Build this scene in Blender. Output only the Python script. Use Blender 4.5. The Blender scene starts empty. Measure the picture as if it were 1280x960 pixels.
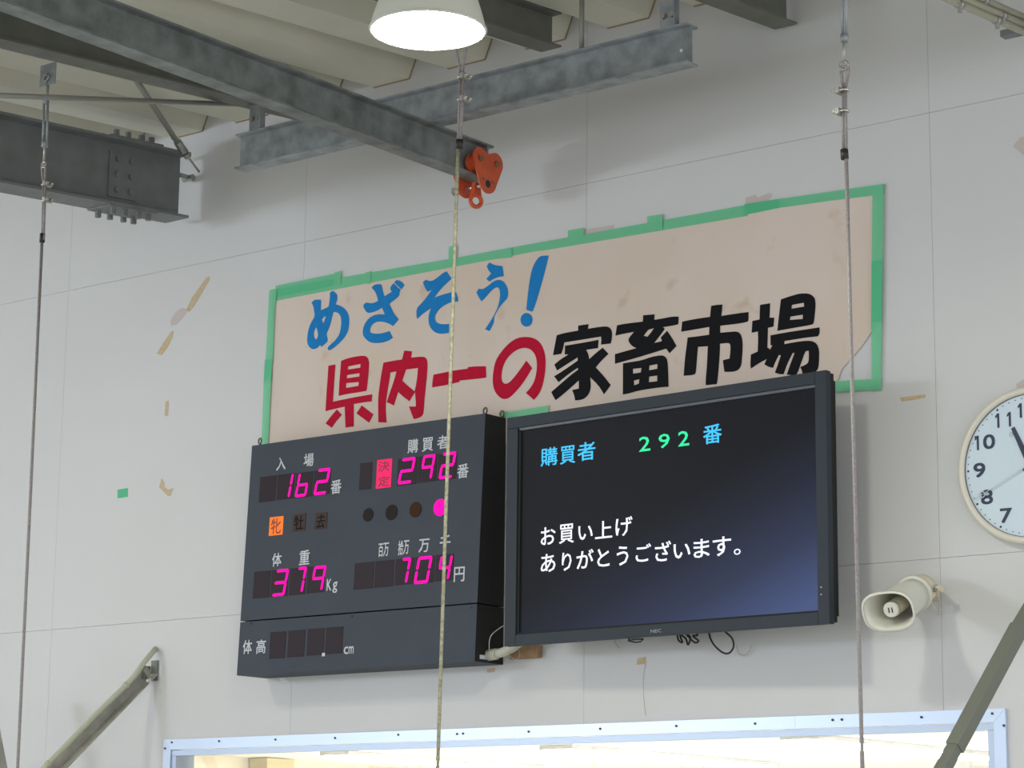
import bpy, bmesh, math, random
import numpy as np
from mathutils import Vector, Matrix
random.seed(3)
SC = bpy.context.scene
COL = SC.collection

# ------------------------------------------------------------------ camera
CF, YAW, PIT, ROLL = 3019.6, 0.670315, 0.202699, 0.011924
CAM = np.array([0.0, -7.5, 1.7])
FW = np.array([-math.sin(YAW)*math.cos(PIT), math.cos(YAW)*math.cos(PIT), math.sin(PIT)])
RT = np.array([math.cos(YAW), math.sin(YAW), 0.0]); UP = np.cross(RT, FW)
_c, _s = math.cos(ROLL), math.sin(ROLL)
RT, UP = _c*RT+_s*UP, -_s*RT+_c*UP
cd = bpy.data.cameras.new('camera'); cam = bpy.data.objects.new('camera', cd); COL.objects.link(cam)
cd.sensor_width = 36.0; cd.lens = CF/1280*36.0; cd.clip_end = 200
cam.matrix_world = Matrix(((RT[0], UP[0], -FW[0], CAM[0]), (RT[1], UP[1], -FW[1], CAM[1]), (RT[2], UP[2], -FW[2], CAM[2]), (0, 0, 0, 1)))
SC.camera = cam

# ------------------------------------------------------------------ world and exposure
w = bpy.data.worlds.new('hall_daylight'); SC.world = w; w.use_nodes = True
wb = w.node_tree.nodes['Background']
wb.inputs[0].default_value = (0.93, 0.965, 1.0, 1); wb.inputs[1].default_value = 1.52
SC.view_settings.view_transform = 'Standard'; SC.view_settings.look = 'None'
SC.view_settings.exposure = 0.0; SC.view_settings.gamma = 1.0; SC.view_settings.use_curve_mapping = False

def area(name, loc, target, sx, sy, power, col):
    l = bpy.data.lights.new(name, 'AREA'); l.shape = 'RECTANGLE'; l.size = sx; l.size_y = sy; l.energy = power; l.color = col
    o = bpy.data.objects.new(name, l); COL.objects.link(o); o.location = loc
    o.rotation_euler = (Vector(target)-Vector(loc)).to_track_quat('-Z', 'Y').to_euler()
    return o
# open side of the hall, far in front of the wall: daylight
area('high_side_windows', (-13.2, -10.6, 3.85), (-5.0, 0, 3.9), 2.6, .8, 235, (0.80, 0.88, 1.0))

# ------------------------------------------------------------------ projection helpers (pixel -> a point on a real plane)
def ray(px, py): return FW + RT*(px-640)/CF - UP*(py-480)/CF
def on(px, py, o=0.0):
    r = ray(px, py); return CAM + r*((-o-CAM[1])/r[1])
def proj(P):
    v = np.array(P)-CAM; d = v@FW; return 640+CF*(v@RT)/d, 480-CF*(v@UP)/d
class Plane:
    def __init__(s, P0, U, V):
        s.P = np.array(P0, float); s.U = np.array(U, float)/np.linalg.norm(U)
        V = np.array(V, float); V = V-s.U*(V@s.U); s.V = V/np.linalg.norm(V); s.N = np.cross(s.U, s.V)
    def uv(s, px, py):
        r = ray(px, py); t = ((s.P-CAM)@s.N)/(r@s.N); q = CAM+r*t-s.P
        return q@s.U, q@s.V
    def p(s, u, v, n=0.0): return s.P+s.U*u+s.V*v+s.N*n
    def box(s, px0, py0, px1, py1):
        """pixel bounding box of an upright thing -> centre u,v and its real width, height"""
        u, v = s.uv((px0+px1)/2, (py0+py1)/2); e = .01
        a = proj(s.p(u, v)); b = proj(s.p(u+e, v)); c = proj(s.p(u, v+e))
        kx = (b[0]-a[0])/e; sy = (b[1]-a[1])/e; kz = (a[1]-c[1])/e
        W = (px1-px0)/kx; H = ((py1-py0)-abs(sy)*W)/kz
        return u, v, W, H

# ------------------------------------------------------------------ materials
def mat(name, col, rough=.6, metal=0.0, emit=None, es=0.0, noise=None, nscale=8.0, bump=0.0, bscale=60.0, alpha=1.0, spec=None, detail=4.0):
    m = bpy.data.materials.new(name); m.use_nodes = True; nt = m.node_tree; b = nt.nodes['Principled BSDF']
    b.inputs['Base Color'].default_value = (*col, 1); b.inputs['Roughness'].default_value = rough; b.inputs['Metallic'].default_value = metal
    if alpha < 1: b.inputs['Alpha'].default_value = alpha
    if spec is not None: b.inputs['Specular IOR Level'].default_value = spec
    if emit: b.inputs['Emission Color'].default_value = (*emit, 1); b.inputs['Emission Strength'].default_value = es
    tc = nt.nodes.new('ShaderNodeTexCoord')
    if noise:
        n = nt.nodes.new('ShaderNodeTexNoise'); n.inputs['Scale'].default_value = nscale; n.inputs['Detail'].default_value = detail
        nt.links.new(tc.outputs['Object'], n.inputs['Vector'])
        r = nt.nodes.new('ShaderNodeValToRGB'); r.color_ramp.elements[0].position = .3; r.color_ramp.elements[1].position = .72
        r.color_ramp.elements[0].color = (*noise, 1); r.color_ramp.elements[1].color = (*col, 1)
        nt.links.new(n.outputs['Fac'], r.inputs['Fac']); nt.links.new(r.outputs['Color'], b.inputs['Base Color'])
    if bump:
        n2 = nt.nodes.new('ShaderNodeTexNoise'); n2.inputs['Scale'].default_value = bscale
        nt.links.new(tc.outputs['Object'], n2.inputs['Vector'])
        bp = nt.nodes.new('ShaderNodeBump'); bp.inputs['Strength'].default_value = bump; bp.inputs['Distance'].default_value = .01
        nt.links.new(n2.outputs['Fac'], bp.inputs['Height']); nt.links.new(bp.outputs['Normal'], b.inputs['Normal'])
    return m
M = {}
M['wall'] = mat('painted_wall_panel', (.68, .675, .685), .55, noise=(.655, .65, .655), nscale=1.3, bump=.02, bscale=40)
M['joint'] = mat('panel_joint', (.62, .61, .585), .8)
M['roof'] = mat('folded_roof_sheet', (.76, .74, .64), .6, noise=(.68, .66, .55), nscale=2.0)
M['rust'] = mat('rusty_sealant', (.36, .27, .15), .8)
M['floor'] = mat('concrete_floor', (.55, .55, .50), .8, noise=(.46, .46, .42), nscale=3)
M['galv'] = mat('galvanized_steel', (.44, .47, .50), .5, .3, noise=(.23, .25, .265), nscale=14, detail=6)
M['galv2'] = mat('galvanized_steel_streaked', (.32, .34, .335), .5, .3, noise=(.15, .165, .16), nscale=11, detail=6)
M['dark'] = mat('dark_painted_steel', (.19, .19, .165), .6, .0, noise=(.14, .145, .125), nscale=9)
M['girder'] = mat('grey_painted_girder', (.225, .24, .24), .6, .0, noise=(.18, .19, .19), nscale=10)
M['steel'] = mat('plain_steel', (.42, .41, .38), .4, .7)
M['brightsteel'] = mat('bright_steel', (.70, .69, .66), .25, .9)
M['rod'] = mat('grey_rod', (.33, .33, .30), .5, .4)
M['cable'] = mat('wire_rope', (.38, .35, .34), .6, .2, noise=(.24, .21, .22), nscale=160)
M['cord'] = mat('yellowed_braided_rope', (.42, .41, .29), .8, noise=(.20, .19, .13), nscale=90)
M['black'] = mat('black_rubber', (.02, .02, .02), .5)
M['orange'] = mat('orange_painted_steel', (.72, .12, .035), .4, noise=(.58, .085, .03), nscale=20)
M['bronze'] = mat('dull_bronze', (.13, .11, .085), .5, .3)
M['axle'] = mat('dull_axle', (.30, .14, .07), .5, .3)
M['paper'] = None
M['blue'] = mat('blue_cut_letter', (.015, .235, .60), .7, noise=(.013, .21, .55), nscale=30, spec=.12)
M['red'] = mat('red_cut_letter', (.56, .008, .040), .7, noise=(.50, .007, .035), nscale=30, spec=.1)
M['ink'] = mat('black_cut_letter', (.010, .010, .012), .7, spec=.1)
M['tape'] = mat('green_tape', (.20, .72, .40), .45, alpha=.62)
M['tape2'] = mat('green_tape_doubled', (.09, .58, .29), .45, alpha=.85)
M['tan'] = mat('tan_tape_residue', (.55, .40, .22), .7, noise=(.62, .50, .34), nscale=60)
M['torn'] = mat('torn_pink_paper', (.60, .52, .50), .9)
M['board'] = mat('slate_grey_metal', (.055, .066, .088), .55, .0, noise=(.050, .060, .080), nscale=5, spec=.2)
M['boardside'] = mat('black_metal_side', (.022, .022, .022), .6, spec=.2)
M['wintile'] = mat('dark_red_window', (.022, .011, .018), .5, spec=.2)
M['dimtile'] = mat('unlit_tile', (.060, .036, .032), .6, spec=.2)
M['dimtext'] = mat('unlit_tile_print', (.008, .006, .006), .8, spec=.2)
M['print'] = mat('light_printed_lettering', (.62, .64, .68), .5)
M['mark'] = mat('silver_mark', (.34, .35, .37), .5)
M['led'] = mat('magenta_led', (.004, .0, .002), .9, emit=(1.0, .008, .40), es=1.3, spec=0.0)
M['ledred'] = mat('pink_red_lamp_tile', (.01, .0, .005), .9, emit=(1.0, .035, .16), es=1.0, spec=0.0)
M['ledorange'] = mat('orange_lamp_tile', (.01, .002, .0), .9, emit=(1.0, .22, .045), es=1.1, spec=0.0)
M['tiletext'] = mat('dark_tile_print', (.30, .02, .05), .6)
M['tiletext2'] = mat('brown_tile_print', (.28, .03, .01), .6)
M['unlit1'] = mat('unlit_round_lamp', (.028, .023, .023), .7, spec=.1)
M['unlit2'] = mat('unlit_brown_lamp', (.055, .025, .014), .7, spec=.1)
M['bezel'] = mat('dark_grey_bezel', (.032, .040, .052), .5, .0, spec=.2)
M['bezeldark'] = mat('black_display_case', (.018, .018, .018), .6, spec=.2)
M['lip'] = mat('bezel_inner_lip', (.075, .085, .105), .4)
M['scr_blue'] = mat('screen_cyan_text', (.01, .01, .01), .7, emit=(.045, .55, 1.0), es=1.1)
M['scr_green'] = mat('screen_green_text', (.01, .01, .01), .7, emit=(.018, .95, .38), es=1.05)
M['scr_white'] = mat('screen_white_text', (.01, .01, .01), .7, emit=(.86, .88, 1.0), es=1.2)
M['alu'] = mat('bright_aluminium', (.60, .70, .88), .35, .35)
M['alu2'] = mat('aluminium_lip', (.52, .61, .77), .4, .3)
M['screw'] = mat('dark_screw', (.06, .06, .07), .5, .5)
M['cream'] = mat('cream_room_wall', (.84, .76, .58), .8)
M['creamdk'] = mat('ochre_pillar', (.62, .52, .28), .8)
M['white'] = mat('white_ceiling', (.85, .84, .81), .8)
M['strip'] = mat('fluorescent_tube', (.9, .9, .9), .4, emit=(1, .99, .96), es=46)
M['housing'] = mat('lamp_housing', (.62, .62, .55), .45)
M['lens'] = mat('lamp_lens', (.9, .9, .9), .4, emit=(1.0, 1.0, .86), es=150)
M['bulb'] = mat('lamp_bulb', (.9, .9, .9), .4, emit=(1.0, 1.0, .84), es=190)
M['pvc'] = mat('grey_cream_pvc', (.58, .56, .48), .45)
M['olivepipe'] = mat('olive_grey_conduit', (.52, .53, .41), .5)
M['conduit'] = mat('cream_conduit', (.52, .50, .38), .5)
M['wood'] = mat('plywood_block', (.42, .27, .15), .8, noise=(.33, .2, .11), nscale=30)
M['brace'] = mat('grey_green_brace', (.19, .20, .165), .55, .15)
M['brace2'] = mat('worn_steel_angle', (.46, .44, .40), .55, .1, noise=(.28, .28, .24), nscale=14)
M['horn'] = mat('ivory_horn_plastic', (.72, .71, .63), .4)
M['plug'] = mat('cream_plug', (.72, .64, .48), .5)
M['clockrim'] = mat('cream_clock_rim', (.74, .70, .60), .4)
M['clockface'] = mat('pale_blue_clock_face', (.63, .74, .83), .4)
M['clockink'] = mat('navy_clock_print', (.018, .03, .075), .5)
M['clockring'] = mat('dark_inner_ring', (.14, .13, .14), .5)
M['pale'] = mat('pale_grey_hand', (.50, .56, .60), .3, .2)

def paper_mat():
    m = bpy.data.materials.new('beige_banner_sheet'); m.use_nodes = True; nt = m.node_tree; b = nt.nodes['Principled BSDF']
    b.inputs['Roughness'].default_value = .85
    tc = nt.nodes.new('ShaderNodeTexCoord')
    def noise(sc, det, mp=None):
        n = nt.nodes.new('ShaderNodeTexNoise'); n.inputs['Scale'].default_value = sc; n.inputs['Detail'].default_value = det
        nt.links.new(tc.outputs['Object'], n.inputs['Vector']); return n
    n1 = noise(1.6, 5); r1 = nt.nodes.new('ShaderNodeValToRGB')
    r1.color_ramp.elements[0].position = .35; r1.color_ramp.elements[0].color = (.71, .58, .48, 1)
    r1.color_ramp.elements[1].position = .62; r1.color_ramp.elements[1].color = (.75, .63, .565, 1)
    n2 = noise(7.0, 6); r2 = nt.nodes.new('ShaderNodeValToRGB')
    r2.color_ramp.elements[0].position = .63; r2.color_ramp.elements[0].color = (0, 0, 0, 1)
    r2.color_ramp.elements[1].position = .74; r2.color_ramp.elements[1].color = (.6, .6, .6, 1)
    mx = nt.nodes.new('ShaderNodeMix'); mx.data_type = 'RGBA'
    nt.links.new(n1.outputs['Fac'], r1.inputs['Fac']); nt.links.new(n2.outputs['Fac'], r2.inputs['Fac'])
    nt.links.new(r2.outputs['Color'], mx.inputs[0]); nt.links.new(r1.outputs['Color'], mx.inputs[6]); mx.inputs[7].default_value = (.58, .43, .29, 1)
    nt.links.new(mx.outputs[2], b.inputs['Base Color'])
    return m
M['paper'] = paper_mat()

def screen_mat():      # LCD: backlight leaking bluish towards one lower corner of the panel (light the screen gives off)
    m = bpy.data.materials.new('lcd_screen'); m.use_nodes = True; nt = m.node_tree; b = nt.nodes['Principled BSDF']
    b.inputs['Base Color'].default_value = (.010, .010, .012, 1); b.inputs['Roughness'].default_value = .4; b.inputs['Specular IOR Level'].default_value = .06
    tc = nt.nodes.new('ShaderNodeTexCoord'); sp = nt.nodes.new('ShaderNodeSeparateXYZ')
    nt.links.new(tc.outputs['Generated'], sp.inputs[0])
    a = nt.nodes.new('ShaderNodeMath'); a.operation = 'MULTIPLY_ADD'; a.inputs[1].default_value = .55; nt.links.new(sp.outputs['X'], a.inputs[0])
    c = nt.nodes.new('ShaderNodeMath'); c.operation = 'MULTIPLY'; c.inputs[1].default_value = -.75; nt.links.new(sp.outputs['Z'], c.inputs[0])
    nt.links.new(c.outputs[0], a.inputs[2])
    r = nt.nodes.new('ShaderNodeValToRGB'); e = r.color_ramp.elements
    e[0].position = 0.0; e[0].color = (.004, .004, .006, 1); e[1].position = .62; e[1].color = (.060, .088, .21, 1)
    k = e.new(.2); k.color = (.011, .014, .030, 1)
    k = e.new(.40); k.color = (.026, .036, .080, 1)
    ad = nt.nodes.new('ShaderNodeMath'); ad.operation = 'ADD'; ad.inputs[1].default_value = .12; nt.links.new(a.outputs[0], ad.inputs[0])
    nt.links.new(ad.outputs[0], r.inputs['Fac']); nt.links.new(r.outputs['Color'], b.inputs['Emission Color']); b.inputs['Emission Strength'].default_value = 1.0
    return m
M['screen'] = screen_mat()
def glass_mat():
    m = bpy.data.materials.new('window_glass'); m.use_nodes = True; nt = m.node_tree
    out = nt.nodes['Material Output']; nt.nodes.remove(nt.nodes['Principled BSDF'])
    t = nt.nodes.new('ShaderNodeBsdfTransparent'); t.inputs[0].default_value = (.97, .98, .97, 1)
    g = nt.nodes.new('ShaderNodeBsdfGlossy'); g.inputs['Roughness'].default_value = .02
    mx = nt.nodes.new('ShaderNodeMixShader'); mx.inputs[0].default_value = .06
    nt.links.new(t.outputs[0], mx.inputs[1]); nt.links.new(g.outputs[0], mx.inputs[2]); nt.links.new(mx.outputs[0], out.inputs[0])
    return m
M['glass'] = glass_mat()

# ------------------------------------------------------------------ mesh collecting
class MB:
    def __init__(s): s.v = []; s.f = []; s.smooth = []
    def add(s, vs, fs, sm=False):
        n = len(s.v); s.v += [tuple(map(float, q)) for q in vs]; s.f += [tuple(i+n for i in f) for f in fs]; s.smooth += [sm]*len(fs); return s
    def box(s, a, b):
        x0, y0, z0 = [min(p, q) for p, q in zip(a, b)]; x1, y1, z1 = [max(p, q) for p, q in zip(a, b)]
        return s.add([(x0, y0, z0), (x1, y0, z0), (x1, y1, z0), (x0, y1, z0), (x0, y0, z1), (x1, y0, z1), (x1, y1, z1), (x0, y1, z1)],
              [(0, 3, 2, 1), (4, 5, 6, 7), (0, 1, 5, 4), (1, 2, 6, 5), (2, 3, 7, 6), (3, 0, 4, 7)])
    def pbox(s, pl, u0, v0, u1, v1, n0, n1):     # box on a plane
        vs = [pl.p(u, v, n) for n in (n0, n1) for u, v in ((u0, v0), (u1, v0), (u1, v1), (u0, v1))]
        return s.add(vs, [(0, 3, 2, 1), (4, 5, 6, 7), (0, 1, 5, 4), (1, 2, 6, 5), (2, 3, 7, 6), (3, 0, 4, 7)])
    def prism(s, pts, d):                        # 3d polygon (planar) swept by vector d
        n = len(pts); d = np.array(d); a = [np.array(p) for p in pts]
        return s.add(a+[p+d for p in a], [tuple(range(n))[::-1], tuple(range(n, 2*n))]+[(i, (i+1) % n, (i+1) % n+n, i+n) for i in range(n)])
    def tube(s, pts, r, seg=8, cap=True, sm=True):
        P = [np.array(p, float) for p in pts]; R = r if isinstance(r, (list, tuple)) else [r]*len(P)
        vs = []; prev = None
        for i, p in enumerate(P):
            t = (P[min(i+1, len(P)-1)]-P[max(i-1, 0)]); t = t/(np.linalg.norm(t)+1e-12)
            if prev is None:
                a = np.array([0, 0, 1.]) if abs(t[2]) < .9 else np.array([1., 0, 0])
            else: a = prev
            a = a-t*(a@t); a /= np.linalg.norm(a); prev = a; b = np.cross(t, a)
            for k in range(seg):
                q = 2*math.pi*k/seg; vs.append(p+R[i]*(a*math.cos(q)+b*math.sin(q)))
        fs = [(i*seg+k, i*seg+(k+1) % seg, (i+1)*seg+(k+1) % seg, (i+1)*seg+k) for i in range(len(P)-1) for k in range(seg)]
        s.add(vs, fs, sm)
        if cap:
            n0 = len(s.v)-len(vs); s.f += [tuple(n0+k for k in range(seg))[::-1], tuple(n0+(len(P)-1)*seg+k for k in range(seg))]; s.smooth += [False, False]
        return s
    def rings(s, rings, cap0=True, cap1=True, sm=True):   # list of equal-length closed rings
        n = len(rings[0]); vs = [p for r in rings for p in r]
        fs = [(i*n+k, i*n+(k+1) % n, (i+1)*n+(k+1) % n, (i+1)*n+k) for i in range(len(rings)-1) for k in range(n)]
        s.add(vs, fs, sm); n0 = len(s.v)-len(vs)
        if cap0: s.f.append(tuple(n0+k for k in range(n))[::-1]); s.smooth.append(False)
        if cap1: s.f.append(tuple(n0+(len(rings)-1)*n+k for k in range(n))); s.smooth.append(False)
        return s
    def torus(s, c, nrm, R, r, seg=16, ts=6, sx=1.0):
        c = np.array(c, float); nrm = np.array(nrm, float); nrm /= np.linalg.norm(nrm)
        a = np.cross(nrm, [0, 0, 1.]);
        if np.linalg.norm(a) < .1: a = np.array([1., 0, 0])
        a /= np.linalg.norm(a); b = np.cross(nrm, a); b2 = b
        vs = []; fs = []
        for i in range(seg):
            q = 2*math.pi*i/seg; e = a*math.cos(q)*sx+b2*math.sin(q); cc = c+R*e; en = e/np.linalg.norm(e)
            for k in range(ts):
                t = 2*math.pi*k/ts; vs.append(cc+r*(en*math.cos(t)+nrm*math.sin(t)))
        for i in range(seg):
            for k in range(ts):
                fs.append((i*ts+k, i*ts+(k+1) % ts, ((i+1) % seg)*ts+(k+1) % ts, ((i+1) % seg)*ts+k))
        return s.add(vs, fs, True)
BASE = {}
def link(o, parent):
    COL.objects.link(o)
    if parent is not None: o.parent = parent
def root_loc(p):
    while p is not None:
        if p.name in BASE: return BASE[p.name]
        p = p.parent
    return np.zeros(3)
def obj(name, mb, m, parent=None, bevel=0):
    L = root_loc(parent); own = np.zeros(3)
    me = bpy.data.meshes.new(name); me.from_pydata([tuple(np.array(v)-L) for v in mb.v], [], mb.f); me.update()
    me.polygons.foreach_set('use_smooth', mb.smooth)
    bm = bmesh.new(); bm.from_mesh(me); bmesh.ops.recalc_face_normals(bm, faces=bm.faces)
    if bevel: bmesh.ops.bevel(bm, geom=list(bm.edges), offset=bevel, segments=2, affect='EDGES', profile=.7)
    bm.to_mesh(me); bm.free()
    me.materials.append(m if not isinstance(m, str) else M[m])
    o = bpy.data.objects.new(name, me); link(o, parent)
    return o
def tag(o, label, cat, group=None):
    o['label'] = label; o['category'] = cat
    if group: o['group'] = group
    return o
def thing(name, loc, label, cat, group=None):
    o = bpy.data.objects.new(name, None); o.empty_display_size = .1; o.location = tuple(map(float, loc)); COL.objects.link(o)
    BASE[o.name] = np.array(loc, float); return tag(o, label, cat, group)
def struct(name, mb, m):
    o = obj(name, mb, m); o['kind'] = 'structure'; return o
def structroot(name):
    o = bpy.data.objects.new(name, None); COL.objects.link(o); o['kind'] = 'structure'; BASE[o.name] = np.zeros(3); return o
def hexbolt(mb, c, n, r, h, seg=6):
    c = np.array(c, float); n = np.array(n, float); mb.tube([c, c+n*h], r, seg, sm=False); return mb

# ================================================================== THE SETTING
SL, SX = .0807, .0095           # the roof rises towards the wall; slight skew of its lines
WX0, WX1, WZ0, WZ1 = -7.87, -3.79, 1.2, 2.29
fl = MB().box((-16, -18, -.1), (4, 12, 0)); struct('floor', fl, 'floor')

wall = structroot('wall_back')
core = MB()
for a, b in (((-16, .02, 0), (WX0, .10, 5.6)), ((WX1, .02, 0), (1, .10, 5.6)), ((WX0, .02, WZ1), (WX1, .10, 5.6)), ((WX0, .02, 0), (WX1, .10, WZ0))): core.box(a, b)
obj('wall_core', core, 'joint', wall)
xs = [-4.03+1.545*k for k in range(-8, 4)]; xs = [-16]+xs[0:]
xs = sorted(set(round(x, 3) for x in xs if x > -16.1))
zs = [0, 1.2, 2.82, 4.445, 5.6]
g = .0006
for zi in range(len(zs)-1):
    for xi in range(len(xs)-1):
        x0, x1, z0, z1 = xs[xi]+g, xs[xi+1]-g, zs[zi]+g, zs[zi+1]-g
        rects = [(x0, z0, x1, z1)]
        if x1 > WX0 and x0 < WX1 and z1 > WZ0+.01 and z0 < WZ1:
            rects = []
            if x0 < WX0: rects.append((x0, z0, WX0, z1))
            if x1 > WX1: rects.append((WX1, z0, x1, z1))
            rects.append((max(x0, WX0), WZ1, min(x1, WX1), z1))
        mb = MB()
        for r in rects: mb.box((r[0], 0, r[1]), (r[2], .0195, r[3]))
        obj('wall_panel', mb, 'wall', wall)

# folded-plate roof
ceil = structroot('ceiling')
def roofz(x, y): return 5.08+SL*y
rib = MB(); prof = [(0, 0), (.20, 0), (.265, .15), (.355, .15), (.42, 0)]
y0, y1 = 0.0, -14.0
top = []; 
for y in (y0, y1):
    for (px_, pz) in prof: top.append((px_+SX*y, y, 5.08+pz+SL*y))
    for (px_, pz) in reversed(prof): top.append((px_+SX*y, y, 5.08+pz+.012+SL*y))
n = len(prof)*2
rib.add(top, [tuple(range(n)), tuple(range(n, 2*n))[::-1]]+[(i, (i+1) % n, (i+1) % n+n, i+n) for i in range(n)])
r0 = obj('roof_sheet', rib, 'roof', ceil); r0.location.x = -5.47
for k in range(-25, 13):
    if k == 0: continue
    o = r0.copy(); COL.objects.link(o); o.parent = ceil; o.location.x = -5.47+.42*k
sl = MB()                         # stained sealant under each rib end where it meets the wall
for k in range(-25, 13):
    x = -5.47+.42*k
    sl.box((x-.002, -.008, 5.0755), (x+.2, -.001, 5.0805)); sl.prism([(x+.2, -.006, 5.076), (x+.203, -.006, 5.076), (x+.268, -.006, 5.226), (x+.265, -.006, 5.226)], (0, .005, 0))
o = obj('joint_sealant', sl, 'rust', ceil)

# window with aluminium frame and the room beyond it
win = structroot('window_1')
F = .045; LIP = .026
def ubox(name, a, b, m, p=win, bev=0): return obj(name, MB().box(a, b), m, p, bev)
def mitre(pts, name, m='alu', d=.014):
    return obj(name, MB().prism([(x, -.014, z) for x, z in pts], (0, d, 0)), m, win)
mitre([(WX0, WZ1), (-5.9, WZ1), (-5.9, WZ1-F), (WX0+F, WZ1-F)], 'frame_head')
mitre([(-5.9+.001, WZ1), (-4.62, WZ1), (-4.62, WZ1-F), (-5.9+.001, WZ1-F)], 'frame_head')
mitre([(-4.62+.001, WZ1), (WX1, WZ1), (WX1-F, WZ1-F), (-4.62+.001, WZ1-F)], 'frame_head')
mitre([(WX0, WZ1-.001), (WX0+F-.001, WZ1-F), (WX0+F-.001, WZ0+F), (WX0, WZ0)], 'frame_jamb')
mitre([(WX1, WZ1-.001), (WX1-F+.001, WZ1-F), (WX1-F+.001, WZ0+F), (WX1, WZ0)], 'frame_jamb')
mitre([(WX0, WZ0), (WX1, WZ0), (WX1-F, WZ0+F), (WX0+F, WZ0+F)], 'frame_sill')
ubox('frame_lip', (WX0+F, -.006, WZ1-F-LIP), (WX1-F, .02, WZ1-F-.002), 'alu2')
ubox('frame_lip', (WX0+F+.002, -.006, WZ0+F), (WX0+F+LIP, .02, WZ1-F-LIP-.001), 'alu2')
ubox('frame_lip', (WX1-F-LIP, -.006, WZ0+F), (WX1-F-.002, .02, WZ1-F-LIP-.001), 'alu2')
ubox('frame_reveal', (WX0+F, .021, WZ1-F-.012), (WX1-F, .12, WZ1-F), 'alu')
ubox('frame_reveal', (WX0+F, .021, WZ0+F), (WX0+F+.012, .12, WZ1-F-.013), 'alu')
ubox('frame_reveal', (WX1-F-.012, .021, WZ0+F), (WX1-F, .12, WZ1-F-.013), 'alu')
ubox('pane', (WX0+F+.013, .03, WZ0+F), (WX1-F-.013, .036, WZ1-F-.013), 'glass')
for px_, py_ in ((215, 928), (206.5, 935.5), (274, 926.5), (344.5, 924.5), (419, 922.5), (498, 918.5), (571.5, 917.5), (579, 917), (661, 914.5), (750.5, 911), (845.5, 907.5), (944, 904.5), (1041, 900), (1052.5, 899.5), (1152, 896.5), (1240.5, 892), (1255, 907)):
    p = on(px_, py_, .014); obj('screw', MB().tube([p, p+np.array([0, -.004, 0])], .0045, 8), 'screw', win)
# room behind
rz = 2.60
struct('wall_far', MB().box((-13.2, 12, .02), (-2.0, 12.1, rz)), 'white')
struct('wall_left', MB().box((-13.3, .11, .02), (-13.2, 12, rz)), 'cream')
struct('wall_right', MB().box((-2.0, .11, .02), (-1.9, 12, rz)), 'cream')
struct('ceiling_office', MB().box((-13.3, .11, rz), (-1.9, 12.1, rz+.1)), 'white')
struct('floor_office', MB().box((-13.2, .12, .005), (-2.0, 12, .02)), 'white')
struct('trim_1', MB().box((-13.19, 5.95, .02), (-13.0, 6.25, rz-.005)), 'creamdk')
for k, (x, a, b) in enumerate(((-7.9, 5.35, 7.75), (-9.97, 5.6, 8.2), (-11.9, 5.5, 7.8), (-5.9, 5.3, 7.7))):
    t = thing('fluorescent_lamp', (x, (a+b)/2, rz), ['white ceiling strip light at the right end of the room behind the window', 'long white strip light seen in the middle of the window behind the glass', 'white strip light seen at the left of the window beyond the glass', 'white strip light out of sight beyond the window right edge'][k], 'lamp')
    obj('fitting', MB().box((x-.14, a, rz-.03), (x+.14, b, rz-.001)), 'white', t)
    obj('tube', MB().box((x-.12, a+.03, rz-.05), (x+.12, b-.03, rz-.031)), 'strip', t)

# ================================================================== STEELWORK
def ibeam_y(mb, x, o0, z0, o1, h, b, tf, tw, level=False):
    """I-section running out from the wall; z0 = underside at o0; returns"""
    P = [(-b/2, 0), (b/2, 0), (b/2, tf), (tw/2, tf), (tw/2, h-tf), (b/2, h-tf), (b/2, h), (-b/2, h), (-b/2, h-tf), (-tw/2, h-tf), (-tw/2, tf), (-b/2, tf)]
    s = 0 if level else SL
    k = 0 if level else SX
    R0 = [(x+a, -o0, z0+c) for a, c in P]; R1 = [(x+a-k*(o1-o0), -o1, z0+c-s*(o1-o0)) for a, c in P]
    return mb.rings([R0, R1], sm=False)
def ibeam_x(mb, x0, x1, y, z0, h, b, tf, tw):
    P = [(-b/2, 0), (b/2, 0), (b/2, tf), (tw/2, tf), (tw/2, h-tf), (b/2, h-tf), (b/2, h), (-b/2, h), (-b/2, h-tf), (-tw/2, h-tf), (-tw/2, tf), (-b/2, tf)]
    return mb.rings([[(x, y+a, z0+c) for a, c in P] for x in (x0, x1)], sm=False)

# girder (left) with bolted splice
HX, HO, HZ = -7.83, .10, 4.635
t = thing('girder', (HX, -HO, HZ), 'thick dark grey H beam with bolted splice coming in from the left edge', 'beam')
obj('beam_body', ibeam_y(MB(), HX, HO, HZ, 4.2, .31, .15, .012, .009), 'girder', t)
def hz(o): return HZ-SL*(o-HO)
def hx(o): return HX-SX*(o-HO)
def splice(oa, ob, dz, half, name):
    m = MB(); xa, xb = hx(oa), hx(ob)
    m.add([(xa-half, -oa, hz(oa)+dz), (xa+half, -oa, hz(oa)+dz), (xb+half, -ob, hz(ob)+dz), (xb-half, -ob, hz(ob)+dz),
           (xa-half, -oa, hz(oa)+dz+.008), (xa+half, -oa, hz(oa)+dz+.008), (xb+half, -ob, hz(ob)+dz+.008), (xb-half, -ob, hz(ob)+dz+.008)],
          [(0, 3, 2, 1), (4, 5, 6, 7), (0, 1, 5, 4), (1, 2, 6, 5), (2, 3, 7, 6), (3, 0, 4, 7)]); obj(name, m, 'girder', t)
splice(.29, .57, -.0085, .075, 'splice_plate'); splice(.27, .58, .3105, .075, 'splice_plate')
m = MB(); m.add([(hx(o)+dx, -o, hz(o)+z) for o in (.36, .53) for dx in (.0046, .0125) for z in (.05, .26)], [(0, 1, 3, 2), (4, 6, 7, 5), (0, 2, 6, 4), (1, 5, 7, 3), (2, 3, 7, 6), (0, 4, 5, 1)])
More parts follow.
